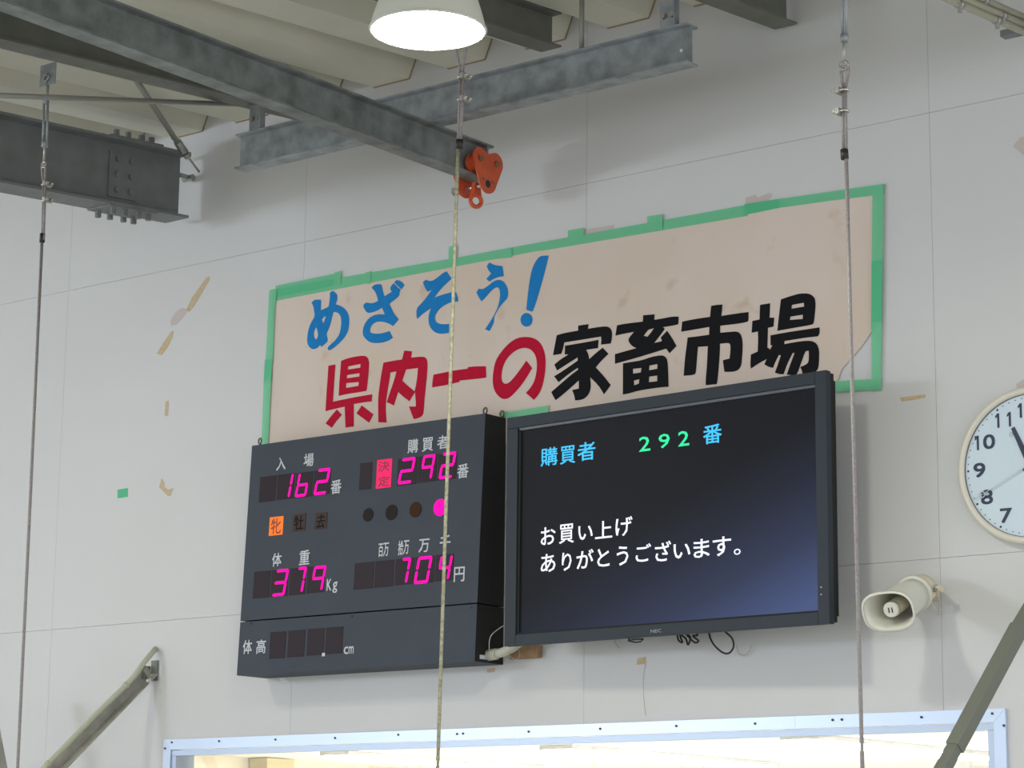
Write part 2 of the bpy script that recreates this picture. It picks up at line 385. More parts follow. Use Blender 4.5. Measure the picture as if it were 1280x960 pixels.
obj('splice_plate', m, 'girder', t)
for oo in (.405, .485):
    for z in (.085, .155, .225): obj('bolt', hexbolt(MB(), (hx(oo)+.0125, -oo, hz(oo)+z), (1, 0, 0), .014, .014), 'girder', t)
for oo in (.32, .38, .46, .53):
    for dx in (-.048, .048):
        obj('bolt', hexbolt(MB(), (hx(oo)+dx, -oo, hz(oo)-.0085), (0, 0, -1), .014, .03), 'girder', t)
        obj('bolt', hexbolt(MB(), (hx(oo)+dx, -oo, hz(oo)+.3185), (0, 0, 1), .014, .03), 'girder', t)
m = MB().box((HX+.004, -HO, HZ+.205), (HX+.012, -HO+.085, HZ+.225)); obj('end_bracket', m, 'galv', t)
obj('bracket_bolt', hexbolt(MB(), (HX+.03, -HO+.06, HZ+.215), (-1, 0, 0), .016, .06), 'steel', t)

def roofbeam(x, o0, z0, o1, h, b, label, m='dark'):
    t = thing('roof_beam', (x, -o0, z0), label, 'beam', None)
    obj('beam_body', ibeam_y(MB(), x, o0, z0, o1, h, b, .008, .006), m, t); return t
b2 = roofbeam(-6.87, .3, 4.89, 4.8, .148, .10, 'dark roof beam at left, sloping behind the long galvanized hoist rail')
bm_ = roofbeam(-5.53, .30, 4.915, 4.8, .145, .10, 'dark roof beam ending behind the pendant lamp and cross beam')
b3 = roofbeam(-4.62, .02, 4.895, 4.0, .15, .10, 'dark roof beam end at top centre right, above the banner')
b4 = roofbeam(-3.42, .22, 4.70, 4.0, .15, .12, 'dark steel beam behind the conduits in the top right corner')

# cross beam, parallel to the wall
CO, CZ = .60, 4.592
CXA, CXB = on(301, 190, CO)[0], on(865, 47, CO)[0]
t = thing('cross_beam', ((CXA+CXB)/2, -CO, CZ), 'galvanized steel cross beam hung below the roof, parallel to the wall', 'beam')
obj('beam_body', ibeam_x(MB(), CXA, CXB, -CO, CZ, .15, .072, .007, .006), 'galv', t)
def bracket(pxa, pxb, ztop, par):
    xa, xb = on(pxa, 150, CO)[0], on(pxb, 150, CO)[0]
    m = MB().box((xa, -CO-.006, CZ+.15), (xb, -CO+.002, ztop)); m.box((xb-.006, -CO-.03, CZ+.15), (xb, -CO-.006, ztop))
    obj('hanger_plate', m, 'galv', par)
    for k in (.27, .73): obj('bolt', hexbolt(MB(), (xa+(xb-xa)*k-.003, -CO-.006, (CZ+.15+ztop)/2), (0, -1, 0), .012, .012), 'steel', par)
bracket(313, 331, 4.865, t); 
xa, xb = on(824, 20, CO)[0], on(850, 20, CO)[0]
bracket(826, 849, 4.85, t)
xr = on(727, 45, CO)[0]; obj('hanger_rod', MB().tube([(xr, -CO, CZ+.15), (xr, -CO, 5.03)], .010), 'rod', t)
obj('bolt_hole', MB().tube([(CXB-.045, -CO-.0034, CZ+.06), (CXB-.045, -CO-.0036, CZ+.06)], .007, 10), 'white', t)

# hoist rail (level, square to the wall)
MO = .25; MP = on(613, 180, MO); MX = MP[0]-.02; MZ = CZ-.150
t = thing('hoist_rail', (MX, -MO, MZ), 'long galvanized hoist rail crossing from the top left towards the wall', 'beam')
obj('beam_body', ibeam_y(MB(), MX, MO, MZ, 5.2, .149, .076, .008, .006, level=True), 'galv2', t)
obj('end_stop', MB().box((MX-.03, -MO-.035, MZ+.10), (MX+.034, -MO-.028, MZ+.14)), 'steel', t)

# trolley on its end
TO = (MO-.025, MO+.15); ty = -(TO[0]+TO[1])/2
t = thing('hoist_trolley', (MX, ty, MZ), 'small orange push trolley clamped on the end of the hoist rail', 'trolley')
def plate(sx):
    pts = []
    L = .105; n = 10
    for cx_, cz_, r, a0, a1 in ((.050, .068, .044, -25, 100), (-.050, .068, .044, 80, 205), (-.0, -.012, .055, 195, 345)):
        for i in range(n):
            q = math.radians(a0+(a1-a0)*i/(n-1)); pts.append((MX+sx, ty+cx_+r*math.cos(q), MZ+cz_+r*math.sin(q)))
        if cx_ == .050: pts.append((MX+sx, ty, MZ+.096))
    return MB().prism(pts, (.006 if sx > 0 else -.006, 0, 0))
for sx in (.055, -.055):
    pl_ = obj('side_plate', plate(sx), 'orange', t)
    e = 1 if sx > 0 else -1
    for dy in (-.052, .052):
        w_ = MB().tube([(MX+e*.016, ty+dy, MZ+.050), (MX+e*.026, ty+dy, MZ+.050), (MX+e*.027, ty+dy, MZ+.050), (MX+e*.05, ty+dy, MZ+.050)], [.040, .040, .032, .030], 20, sm=False)
        obj('wheel', w_, 'orange', t)
        obj('axle_nut', hexbolt(MB(), (MX+e*.061, ty+dy, MZ+.066), (e, 0, 0), .013, .008, 8), 'axle', t)
    obj('centre_hole', MB().tube([(MX+e*.0612, ty, MZ-.028), (MX+e*.0618, ty, MZ-.028)], .016, 12), 'black', t)
    for dy in (-.028, .028): obj('rivet', MB().tube([(MX+e*.061, ty+dy, MZ-.014), (MX+e*.0635, ty+dy, MZ-.014)], .007, 8), 'axle', t)
obj('through_bolt', MB().tube([(MX-.105, ty-.0, MZ-.030), (MX+.055, ty, MZ-.030)], .008), 'brightsteel', t)
obj('bolt_head', hexbolt(MB(), (MX-.115, ty, MZ-.030), (1, 0, 0), .019, .022), 'brightsteel', t)
q = MB().torus((MX, ty+.0, MZ-.088), (1, -.5, 0), .024, .009, 18, 8); q.prism([(MX-.01, ty-.024, MZ-.066), (MX-.01, ty+.024, MZ-.066), (MX-.01, ty+.014, MZ-.015), (MX-.01, ty-.014, MZ-.015)], (.02, 0, 0))
obj('eye', q, 'orange', t)

# roof tie rods
def on_roof(px, py, dz):      # on the plane of the beam undersides
    r = ray(px, py); n_ = np.array([0, -SL, 1.0]); P0 = np.array([0, 0, 4.915+dz]); return CAM+r*(((P0-CAM)@n_)/(r@n_))
A = on(137, 50, 1.35); B = on(222, 178, .20); C_ = on(249, 215, .05)
t = thing('tie_rod', B, 'grey diagonal tie rod slanting down to the end of the thick dark H beam', 'rod')
obj('rod', MB().tube([A, B], .013, 10), 'rod', t)
d = (C_-B)/np.linalg.norm(C_-B)
obj('turnbuckle', MB().tube([B-d*.015, B-d*.005, B+d*.06, B+d*.065], [.010, .019, .019, .01], 10), 'steel', t)
obj('nut', hexbolt(MB(), B+d*.068, d, .018, .022), 'steel', t)
obj('threaded_end', MB().tube([B+d*.06, C_], .005), 'steel', t)
A2 = on(-60, 117, 2.6); B2 = on(312, 131, .45)
t = thing('tie_rod', B2, 'thin near level tie rod crossing from the left edge behind the turnbuckle', 'rod')
obj('rod', MB().tube([A2, B2], .010), 'rod', t)

# conduits in the top right corner
def beamline(px, py, o, dx=0, dz=0, o2=4.0):
    P = on(px, py, o); a = P+np.array([dx, 0, dz]); return a, a+np.array([-SX*(o2-o), -(o2-o), -SL*(o2-o)])
gl = 'cream conduits below the corner beam'
for k, (px_, py_, lab) in enumerate(((1276, 38, 'cream conduit, lowest and leftmost of the three in the top right corner'), (1278, 30, 'cream conduit, middle one of the three in the top right corner'), (1278, 21, 'cream conduit, uppermost of the three in the top right corner'))):
    a, b = beamline(px_, py_, .25+.0*k); dirn = (b-a)/np.linalg.norm(b-a)
    t = thing('conduit', a, lab, 'pipe', gl)
    obj('pipe', MB().tube([a-dirn*.05, b], .0125, 12), 'conduit', t)
    for s_ in ((.26, .52) if k != 1 else (.18, .5)):
        c = a+dirn*(s_-.10+.05*k); obj('pipe_clamp', MB().tube([c, c+dirn*.028], .0165, 12), 'steel', t)
        obj('clamp_bolt', hexbolt(MB(), c+dirn*.014+np.array([0, 0, -.015]), (0, 0, -1), .009, .014), 'steel', t)
p = on(1270, 44, .22)
t = thing('support_channel', p, 'short dark steel channel under the conduits in the top right corner', 'bracket')
obj('channel', MB().box((p[0]-.05, -.24, p[2]-.0), (p[0]+.4, -.20, p[2]+.022)), 'girder', t)
obj('hanger_plate', MB().box((p[0]+.05, -.235, p[2]+.022), (p[0]+.08, -.230, 4.72)), 'galv', t)

# ================================================================== WIRE ROPES
WO = 1.71
def wp(px, py, o=WO): return on(px, py, o)
def clip(par, px, py, side, o=WO):
    c = wp(px, py, o); s_ = side
    g_ = MB().torus(c+np.array([0, -.0, 0]), (0, 0, 1), .011, .0034, 14, 6)
    g_.tube([c+np.array([0, -.011, 0]), c+np.array([s_*.036, -.013, .002])], .0034, 6); g_.tube([c+np.array([0, .011, 0]), c+np.array([s_*.036, .011, .002])], .0034, 6)
    f = obj('rope_clip', g_, 'brightsteel', par)
    sd = MB().box(c+np.array([s_*.009, -.020, -.009]), c+np.array([s_*.021, .018, .009])); obj('saddle', sd, 'steel', f)
    for yy in (-.012, .011): obj('nut', hexbolt(MB(), c+np.array([s_*.022, yy, 0]), (s_, 0, 0), .008, .008), 'brightsteel', f)
def loop(par, top, bot, wdt, m, r=.0048, o=WO):
    a, b = wp(*top, o), wp(*bot, o); pts = []
    for i in range(13):
        q = math.pi*i/12; pts.append(a+np.array([-wdt*math.cos(q), 0, wdt*math.sin(q)-wdt]))
    pts = [b+np.array([-.005, 0, 0])]+pts+[b+np.array([.005, 0, 0])]
    return obj('rope_loop', MB().tube(pts, r, 8), m, par)

# rope 1 (left)
p0 = wp(60, 95)
t = thing('wire_rope', wp(58, 120), 'steel wire rope hanging at the left edge in front of the dark H beam', 'rope')
obj('hanger_plate', MB().box((wp(51, 95)[0], -WO-.004, wp(58, 107)[2]), (wp(69, 95)[0], -WO+.004, wp(58, 81)[2])), 'galv', t)
obj('shackle', MB().torus(wp(60.5, 98)+np.array([0, -.012, 0]), (0, 1, 0), .013, .004), 'steel', t)
obj('hook_rod', MB().tube([wp(60, 100), wp(59, 128)], .005), 'steel', t)
a, b = wp(57.5, 126), wp(56, 180)
tb = MB().tube([a+np.array([-.011, 0, 0]), b+np.array([-.011, 0, 0])], .0045); tb.tube([a+np.array([.011, 0, 0]), b+np.array([.011, 0, 0])], .0045)
tb.tube([a+np.array([0, 0, .012]), a+np.array([0, 0, -.012])], .013); tb.tube([b+np.array([0, 0, .012]), b+np.array([0, 0, -.012])], .013)
obj('turnbuckle', tb, 'galv', t)
obj('threaded_rod', MB().tube([wp(56.3, 170), wp(55, 202)], .0045), 'steel', t)
obj('eye', MB().torus(wp(54.8, 206), (0, 1, 0), .011, .004), 'steel', t)
loop(t, (54.6, 206), (55.2, 226), .010, 'cable')
clip(t, 56, 231, 1); clip(t, 56, 251, 1)
obj('rope_strand', MB().tube([wp(57.2, 222), wp(54.3, 300)], .0048), 'cable', t)
obj('rope_strand', MB().tube([wp(54.6, 222), wp(52.8, 300)], .0048), 'cable', t)
obj('ferrule', MB().tube([wp(53.2, 292), wp(52.5, 303)], .0105, 10), 'black', t)
e = wp(22, 960); obj('rope', MB().tube([wp(52.5, 300), wp(37.5, 630), e, e+np.array([0.0, 0, -.9])], .0058), 'cable', t)
# rope 2 (centre)
t = thing('wire_rope', wp(577, 92), 'yellowish braided rope hanging below the lamp and crossing the banner', 'rope')
pt = wp(577, -60)
obj('rope_loop', MB().tube([wp(578, 92), wp(582, 64), wp(584, 45), wp(577, 36)], .0042), 'cable', t)
obj('rope_loop', MB().tube([wp(576, 92), wp(571, 66), wp(570, 46), wp(577, 36)], .0042), 'cable', t)
obj('hook_rod', MB().tube([wp(577, 36), pt], .006), 'steel', t)
clip(t, 577, 97, 1); clip(t, 576.5, 125, 1)
obj('rope_strand', MB().tube([wp(579.5, 90), wp(575.5, 178)], .0055), 'cable', t)
obj('rope_strand', MB().tube([wp(576, 90), wp(572.8, 178)], .0055), 'cable', t)
obj('ferrule', MB().tube([wp(574.5, 175), wp(574, 186)], .0125, 10), 'black', t)
e = wp(547, 960); obj('rope', MB().tube([wp(572.5, 184), wp(568, 330), wp(557, 650), e, e+np.array([0.0, 0, -.9])], .0058), 'cord', t)
# rope 3 (right)
t = thing('wire_rope', wp(1055, 85), 'steel wire rope hanging on the right between the banner edge and the wall clock', 'rope')
a, b = wp(1054, -60), wp(1055.5, 48)
tb = MB().tube([a+np.array([-.006, 0, 0]), b+np.array([-.006, 0, 0])], .0045); tb.tube([a+np.array([.007, 0, 0]), b+np.array([.007, 0, 0])], .0045)
tb.tube([b+np.array([0, 0, .012]), b+np.array([0, 0, -.010])], .012)
obj('turnbuckle', tb, 'galv', t)
obj('threaded_rod', MB().tube([wp(1055, 44), wp(1055, 78)], .0045), 'steel', t)
obj('eye', MB().torus(wp(1055, 82), (0, 1, 0), .013, .0045), 'steel', t)
loop(t, (1056, 83), (1055.5, 108), .013, 'cable')
clip(t, 1056, 113, -1); clip(t, 1056, 139, -1)
obj('rope_strand', MB().tube([wp(1054, 104), wp(1054.2, 190)], .0048), 'cable', t)
obj('rope_strand', MB().tube([wp(1056.8, 104), wp(1057.8, 190)], .0048), 'cable', t)
obj('ferrule', MB().tube([wp(1055.2, 187), wp(1056, 199)], .0115, 10), 'black', t)
e = wp(1078, 960); obj('rope', MB().tube([wp(1057.5, 190), wp(1063, 400), e, e+np.array([0.0, 0, -.9])], .0058), 'cable', t)

# ================================================================== PENDANT LAMPS
def pendant(c, label, bulb):
    R = .163; x, y, z = c
    t = thing('pendant_lamp', c, label, 'lamp', None)
    pr = [(R, 0), (R*.985, .015), (R*.94, .045), (R*.86, .085), (R*.74, .13), (R*.58, .175), (R*.45, .21), (.066, .25)]
    def ring(r, dz, s=48): return [(x+r*math.cos(2*math.pi*k/s), y+r*math.sin(2*math.pi*k/s), z+dz) for k in range(s)]
    sh = MB().rings([ring(r, d_) for r, d_ in pr]+[ring(r-.004, d_-.003) for r, d_ in reversed(pr)], cap0=False, cap1=False)
    obj('shade', sh, 'housing', t)
    obj('rim', MB().torus((x, y, z), (0, 0, 1), R, .004, 48, 6), 'housing', t)
    obj('neck', MB().rings([ring(r, d_, 20) for r, d_ in ((.066, .24), (.07, .26), (.07, .38), (.045, .42), (.02, .44))], cap0=True), 'housing', t)
    obj('stem', MB().tube([(x, y, z+.43), (x, y, 5.08+SL*y+.0)], .012), 'steel', t)
    if bulb: obj('bulb', MB().rings([ring(r, d_, 20) for r, d_ in ((.01, -.05), (.06, -.03), (.075, .02), (.06, .10), (.04, .16), (.03, .235))]), 'bulb', t)
    else:
        obj('lens', MB().rings([ring(r, d_) for r, d_ in ((.156, .010), (.13, .003), (.08, -.004), (.03, -.007))]), 'lens', t)
    return t
LC = on(535, 37.5, 2.6)
pendant(LC, 'round pendant lamp glowing white at the top centre, in front of the beams', False)
pendant((-8.15, -2.6, 4.30), 'pendant lamp of the same row, left of the picture', True)

# ================================================================== BANNER
BN = Plane((-6, -.004, 4), (1, 0, 0), (0, 0, 1))
def flat(par, name, pts, m, n0, th, pl=BN):
    P = [pl.p(*pl.uv(*q), n0) for q in pts]; return obj(name, MB().prism(P, pl.N*th), m, par)
ban = thing('banner', BN.p(*BN.uv(720, 400)), 'long beige hand-made banner with blue, red and black lettering taped to the wall', 'banner')
flat(ban, 'sheet', [(342, 366), (560, 331), (680, 309), (935, 264), (1098, 237), (1097, 330), (1096, 400), (1090, 414), (1078, 432), (1066, 446), (1052, 462), (1046, 480), (1040, 500), (700, 545), (600, 560), (333, 572)], 'paper', 0.0, .0016)
TP = [([(340, 362), (450, 343), (561, 324), (680, 302), (680, 312.5), (561, 335), (346, 376)], 'tape'), ([(676, 303), (935, 256), (935, 270), (676, 314)], 'tape'),
      ([(931, 255.5), (980, 248), (980, 259), (931, 269)], 'tape2'), ([(975, 249), (1105.5, 230), (1105.5, 243), (1040, 251), (975, 260)], 'tape'),
      ([(345, 357.5), (420, 342), (420, 348), (345, 364)], 'tape'), ([(346, 362), (427, 348), (427, 355), (346, 371)], 'tape2'), ([(419, 341), (427, 338.5), (427, 356), (418.5, 357)], 'tape'),
      ([(457.5, 341), (465, 339), (463.5, 355), (458, 355)], 'tape'), ([(562, 309), (571, 306), (571, 329), (561.5, 331)], 'tape'),
      ([(622, 313.5), (641, 311), (641, 322), (622, 324)], 'tape'), ([(711, 288.5), (730.5, 285), (730.5, 296), (711, 300)], 'tape'), ([(810, 271), (829, 268), (829, 286), (811, 289)], 'tape'),
      ([(338, 363), (347.5, 361), (346, 378), (345, 382), (342, 455), (333, 457)], 'tape'), ([(332.5, 450), (341.5, 450), (340.5, 478), (331, 480)], 'tape2'), ([(331.5, 474), (340.5, 474), (336.5, 556), (328, 556)], 'tape'),
      ([(1092, 232.5), (1105.5, 230.5), (1104.5, 330), (1091, 332)], 'tape'), ([(1091, 327), (1104.5, 326), (1103.5, 402), (1096, 412), (1090.5, 412)], 'tape2'), ([(1091, 404), (1103.5, 402), (1102, 488), (1091, 489)], 'tape'),
      ([(1045, 477), (1103, 473.5), (1103, 487), (1046, 491)], 'tape'), ([(625, 517), (640, 515), (687, 507), (687, 517), (640, 526)], 'tape')]
for i, (pts, m) in enumerate(TP): flat(ban, 'tape_strip', pts, m, .0022+.0004*i, .0003)

def glyph(par, org, sc, loops, m):
    """cut-out letter: closed outlines (first ones outer, inner ones holes) drawn as a filled 2D curve, then a mesh"""
    c = bpy.data.curves.new('letter', 'CURVE'); c.dimensions = '2D'; c.fill_mode = 'BOTH'; c.extrude = .0004
    for L in loops:
        s_ = c.splines.new('POLY'); s_.points.add(len(L)-1); s_.use_cyclic_u = True
        for k, (a, b) in enumerate(L):
            u, v = BN.uv(org[0]+a/sc, org[1]+b/sc); s_.points[k].co = (u, v, 0, 1)
    o = bpy.data.objects.new('letter', c); COL.objects.link(o); bpy.context.view_layer.update()
    me = bpy.data.meshes.new_from_object(o.evaluated_get(bpy.context.evaluated_depsgraph_get())); bpy.data.objects.remove(o)
    mb = MB(); mb.add([BN.p(v.co.x, v.co.y, .0028+v.co.z) for v in me.vertices], [tuple(p.vertices) for p in me.polygons]); bpy.data.meshes.remove(me)
    return obj('letter', mb, m, par)
def ell(cx, cy, rx, ry, n=20): return [(cx+rx*math.cos(2*math.pi*k/n), cy+ry*math.sin(2*math.pi*k/n)) for k in range(n)]
G = []
G.append(((380, 350), 9.6, 'blue', [[(95,275),(120,245),(160,235),(208,240),(210,270),(207,320),(208,368),(250,345),(298,325),(305,300),(313,240),(318,190),(312,160),(335,137),(355,132),(385,155),(405,185),(405,230),(385,295),(430,305),(490,340),(530,395),(547,450),(547,530),(535,610),(500,680),(440,750),(370,810),(320,845),(295,843),(288,815),(305,790),(350,755),(400,700),(430,650),(445,590),(453,520),(450,450),(430,410),(395,388),(360,385),(345,430),(325,520),(300,590),(275,645),(280,675),(290,710),(287,742),(250,775),(218,803),(207,795),(200,780),(170,815),(125,835),(90,825),(60,795),(42,750),(45,680),(60,590),(90,510),(135,440),(130,390),(120,320)],
    [(270,430),(245,445),(218,475),(225,495),(237,525),(250,490)], [(148,565),(128,610),(122,660),(130,700),(148,715),(168,695),(175,650),(165,600)]]))
G.append(((445, 340), 9.6, 'blue', [[(193,190),(215,160),(260,147),(305,147),(318,180),(330,240),(347,295),(390,265),(435,240),(420,215),(415,185),(455,135),(538,214),(525,250),(525,285),(470,335),(405,383),(430,440),(470,515),(517,568),(485,610),(450,650),(400,620),(340,600),(270,595),(220,615),(185,650),(172,700),(180,730),(230,742),(300,740),(360,725),(408,710),(425,745),(448,790),(400,825),(330,848),(240,857),(170,845),(115,800),(85,750),(90,680),(110,620),(160,555),(220,518),(280,508),(350,510),(335,470),(318,430),(270,460),(210,485),(150,495),(120,470),(90,415),(100,385),(135,365),(180,378),(235,368),(270,345),(260,300),(235,235)],
    [(463,127),(490,98),(530,105),(565,130),(585,160),(550,210)]]))
G.append(((510, 330), 9.6, 'blue', [[(183,220),(220,190),(250,203),(300,205),(370,155),(430,105),(470,90),(500,135),(527,180),(470,230),(410,290),(365,345),(320,405),(360,390),(420,370),(490,350),(575,330),(595,380),(607,425),(603,452),(540,455),(470,480),(400,525),(350,580),(325,640),(335,690),(370,718),(430,725),(497,722),(495,828),(430,840),(370,838),(310,810),(265,750),(250,690),(255,600),(285,530),(230,565),(170,610),(118,660),(107,640),(107,535),(160,480),(210,425),(250,370),(290,310),(240,335),(215,300)]]))
G.append(((590, 315), 8.73, 'blue', [[(165,155),(195,115),(250,145),(335,155),(345,210),(350,265),(290,275),(240,295),(195,325),(160,295),(215,235),(185,205)],
    [(52,440),(80,402),(125,408),(180,370),(240,320),(295,303),(340,315),(375,355),(400,420),(395,500),(350,550),(305,600),(270,660),(245,710),(245,765),(220,820),(195,865),(147,845),(190,780),(235,710),(265,650),(290,595),(305,530),(313,460),(305,405),(285,385),(250,395),(200,440),(155,495),(110,540),(80,500)]]))
G.append(((590, 315), 8.73, 'blue', [[(740,50),(780,42),(842,40),(815,150),(780,290),(740,430),(700,560),(665,650),(630,645),(597,630),(610,500),(630,330),(655,200),(690,115)], ell(600, 742, 66, 75)]))
G.append(((400, 430), 8.35, 'red', [[(92,228),(165,215),(155,350),(138,603),(260,578),(400,550),(550,525),(543,600),(450,612),(357,628),(357,862),(270,873),(262,655),(150,680),(62,702),(72,520),(85,350)],
    [(225,178),(280,155),(360,135),(450,122),(490,130),(515,170),(515,250),(505,370),(490,490),(400,507),(300,520),(200,542),(205,430),(215,300)],
    [(298,235),(428,210),(425,248),(296,268)], [(287,325),(418,305),(415,340),(284,360)], [(278,410),(410,398),(405,438),(275,460)],
    [(180,685),(232,740),(180,800),(128,875),(63,830),(120,755)], [(440,642),(562,735),(517,822),(385,725)]]))
G.append(((465, 430), 8.725, 'red', [[(130,205),(230,185),(333,170),(345,120),(358,73),(440,80),(430,150),(500,142),(570,140),(600,160),(610,210),(605,330),(590,480),(575,620),(568,740),(555,785),(510,810),(460,820),(440,770),(408,683),(482,683),(483,640),(478,575),(474,524),(440,580),(412,625),(350,580),(290,522),(265,600),(243,672),(165,635),(200,530),(245,400),(272,300),(205,312),(190,420),(165,560),(152,680),(158,800),(163,858),(75,855),(72,700),(72,580),(95,400),(112,300)],
    [(375,280),(505,263),(500,350),(485,450),(469,518),(400,462),(335,402)]]))
G.append(((535, 415), 8.0, 'red', [[(60,428),(150,410),(250,388),(400,368),(405,352),(470,345),(583,343),(586,455),(560,462),(440,475),(320,487),(320,500),(240,520),(150,538),(45,555),(50,490)]]))
G.append(((535, 415), 8.0, 'red', [[(988,288),(1045,362),(1000,440),(940,530),(880,600),(830,650),(790,672),(745,670),(700,635),(665,580),(650,500),(655,420),(668,330),(700,250),(760,170),(830,100),(900,60),(980,48),(1060,60),(1120,100),(1160,170),(1180,260),(1178,370),(1165,470),(1140,570),(1100,640),(1063,680),(983,610),(1030,560),(1070,490),(1090,400),(1095,320),(1085,250),(1055,195),(1010,165),(960,158),(900,175),(840,215),(790,270),(755,340),(740,410),(738,470),(752,508),(780,522),(820,505),(870,450),(930,370)]]))
G.append(((685, 400), 9.143, 'ink', [[(105,175),(190,150),(350,122),(350,65),(470,48),(460,102),(560,85),(670,72),(715,90),(738,140),(735,210),(722,270),(610,283),(615,240),(612,190),(400,225),(190,258),(175,330),(155,388),(62,403),(85,280)],
    [(200,295),(400,262),(583,228),(575,322),(440,342),(465,390),(475,450),(550,380),(630,318),(695,388),(620,460),(550,543),(640,640),(722,745),(645,850),(580,745),(485,655),(490,700),(493,780),(470,850),(420,900),(370,917),(315,920),(305,860),(280,802),(357,785),(357,690),(280,760),(190,840),(92,918),(65,870),(42,825),(150,730),(260,635),(350,568),(345,548),(250,610),(125,712),(75,645),(180,580),(345,465),(343,428),(230,500),(108,578),(77,510),(150,450),(240,395),(195,395)]]))
G.append(((765, 385), 8.727, 'ink', [[(60,190),(150,172),(340,150),(345,80),(470,70),(465,130),(560,115),(660,95),(730,95),(728,175),(700,188),(560,210),(580,230),(530,300),(465,383),(545,365),(550,355),(535,325),(605,250),(660,330),(708,415),(670,455),(632,495),(595,445),(450,490),(270,545),(37,610),(37,505),(140,475),(270,440),(220,415),(180,360),(195,320),(245,262),(140,280),(42,303)],
    [(400,238),(462,222),(430,270),(390,315),(350,303)],
    [(125,605),(200,592),(330,572),(430,535),(540,515),(585,530),(610,575),(617,700),(620,860),(520,868),(400,885),(280,905),(200,930),(123,945)],
    [(233,665),(327,655),(318,705),(233,717)], [(412,630),(500,612),(498,665),(408,680)], [(410,750),(498,738),(498,800),(406,810)], [(243,792),(303,778),(298,825),(245,845)]]))
G.append(((850, 375), 8.727, 'ink', [[(28,237),(160,210),(332,185),(345,65),(400,55),(468,50),(455,175),(600,152),(752,132),(752,225),(735,243),(600,265),(443,282),(442,358),(540,350),(625,343),(665,370),(685,430),(688,520),(680,640),(672,720),(640,765),(590,785),(490,785),(480,720),(472,658),(545,640),(555,560),(555,490),(535,468),(440,478),(438,560),(430,700),(415,860),(405,918),(285,930),(285,870),(300,700),(308,505),(200,513),(190,620),(178,790),(160,818),(45,828),(60,620),(75,520),(88,410),(200,398),(322,380),(325,295),(180,320),(18,348)]]))
G.append(((935, 360), 8.348, 'ink', [[(130,178),(235,160),(228,312),(278,310),(270,405),(212,417),(205,625),(225,632),(232,648),(258,602),(240,598),(238,495),(400,465),(600,435),(750,412),(752,470),(735,505),(600,520),(385,555),(382,587),(500,565),(620,550),(690,558),(730,595),(748,660),(745,760),(738,840),(710,875),(690,888),(575,895),(565,860),(550,825),(600,805),(635,780),(640,720),(638,658),(610,658),(595,680),(555,790),(520,895),(490,915),(410,905),(430,840),(490,680),(470,678),(410,800),(375,900),(340,903),(285,885),(305,830),(348,705),(325,700),(290,770),(265,835),(220,825),(175,798),(200,742),(110,790),(35,842),(28,800),(35,695),(105,665),(110,560),(108,455),(42,468),(50,345),(125,330)],
    [(348,120),(450,85),(550,58),(640,58),(690,90),(710,140),(705,240),(690,370),(670,385),(500,415),(310,448),(325,310)], [(462,178),(587,155),(590,195),(457,218)], [(448,300),(577,280),(575,325),(440,335)]]))
def chaikin(L):
    """round shallow corners only, keep the sharp cuts"""
    out = []; n = len(L)
    for i in range(n):
        a, b, c = np.array(L[i-1], float), np.array(L[i], float), np.array(L[(i+1) % n], float)
        u, v = b-a, c-b; cs = (u@v)/(np.linalg.norm(u)*np.linalg.norm(v)+1e-9)
        if cs > .55: out += [tuple(b-u*.25), tuple(b+v*.25)]
        else: out.append(tuple(b))
    return out
for org, sc, m, loops in G: glyph(ban, org, sc, [chaikin(L) if len(L) > 6 else L for L in loops], m)

# tape remains on the wall
WP = Plane((-6, -.0004, 4), (1, 0, 0), (0, 0, 1))
def decal(name, pts, m, label, cat, group=None, th=.0007):
    P = [WP.p(*WP.uv(*q)) for q in pts]; c = sum(P)/len(P)
    t = obj(name, MB().prism([p-c for p in P], WP.N*th), m); t.location = tuple(c); tag(t, label, cat, group); return t
decal('tape_residue', [(258, 347), (262, 345), (262, 350), (252, 367), (243, 382), (237, 390), (233, 387), (240, 372), (248, 361)], 'tan', 'longest strip of tan tape residue, slanting, upper left on the wall', 'tape')
decal('torn_paper', [(222, 388), (228, 385), (235, 387), (232, 393), (226, 400), (220, 406), (214, 407), (213, 401), (217, 394)], 'torn', 'pinkish scrap of torn paper just below the long slanting tan strip', 'paper')
decal('tape_residue', [(214, 415), (217, 413), (216, 421), (209, 435), (202, 444), (196, 442), (203, 430)], 'tan', 'short slanting strip of tan residue below the pinkish scrap', 'tape')
decal('tape_residue', [(207, 502), (211, 501), (210, 520), (206, 520)], 'tan', 'small upright strip of tan residue right above the bent piece', 'tape')
decal('tape_residue', [(202, 598), (205, 602), (206, 609), (210, 612), (217, 610), (213, 620), (210, 620), (199, 609)], 'tan', 'small bent tan tape piece left of the LED board', 'tape')
decal('tape_piece', [(147, 612), (160, 610), (160, 621), (147, 623)], 'tape2', 'small square of green tape on the bare wall at left', 'tape')
decal('tape_residue', [(1125, 497), (1140, 495), (1157, 493), (1157, 497), (1142, 500), (1127, 502)], 'tan', 'level tan tape residue right of the banner lower corner', 'tape')
decal('torn_paper', [(1275, 172), (1283, 170), (1290, 190), (1283, 197), (1276, 191), (1266, 183)], 'torn', 'pinkish scrap of paper at the right edge above the clock', 'paper')
decal('torn_paper', [(932, 247), (945, 243), (947, 247), (961, 241), (966, 243), (958, 254), (932, 258)], 'torn', 'pinkish torn paper peeking over the right half of the banner top', 'paper')
decal('torn_paper', [(731, 287), (750, 284), (768, 281), (767, 287), (731, 295)], 'torn', 'thin pinkish torn paper over the middle of the banner top', 'paper')
decal('tape_residue', [(797, 823), (808, 821), (806, 830), (796, 831)], 'tan', 'small tan residue square below the large display', 'tape')
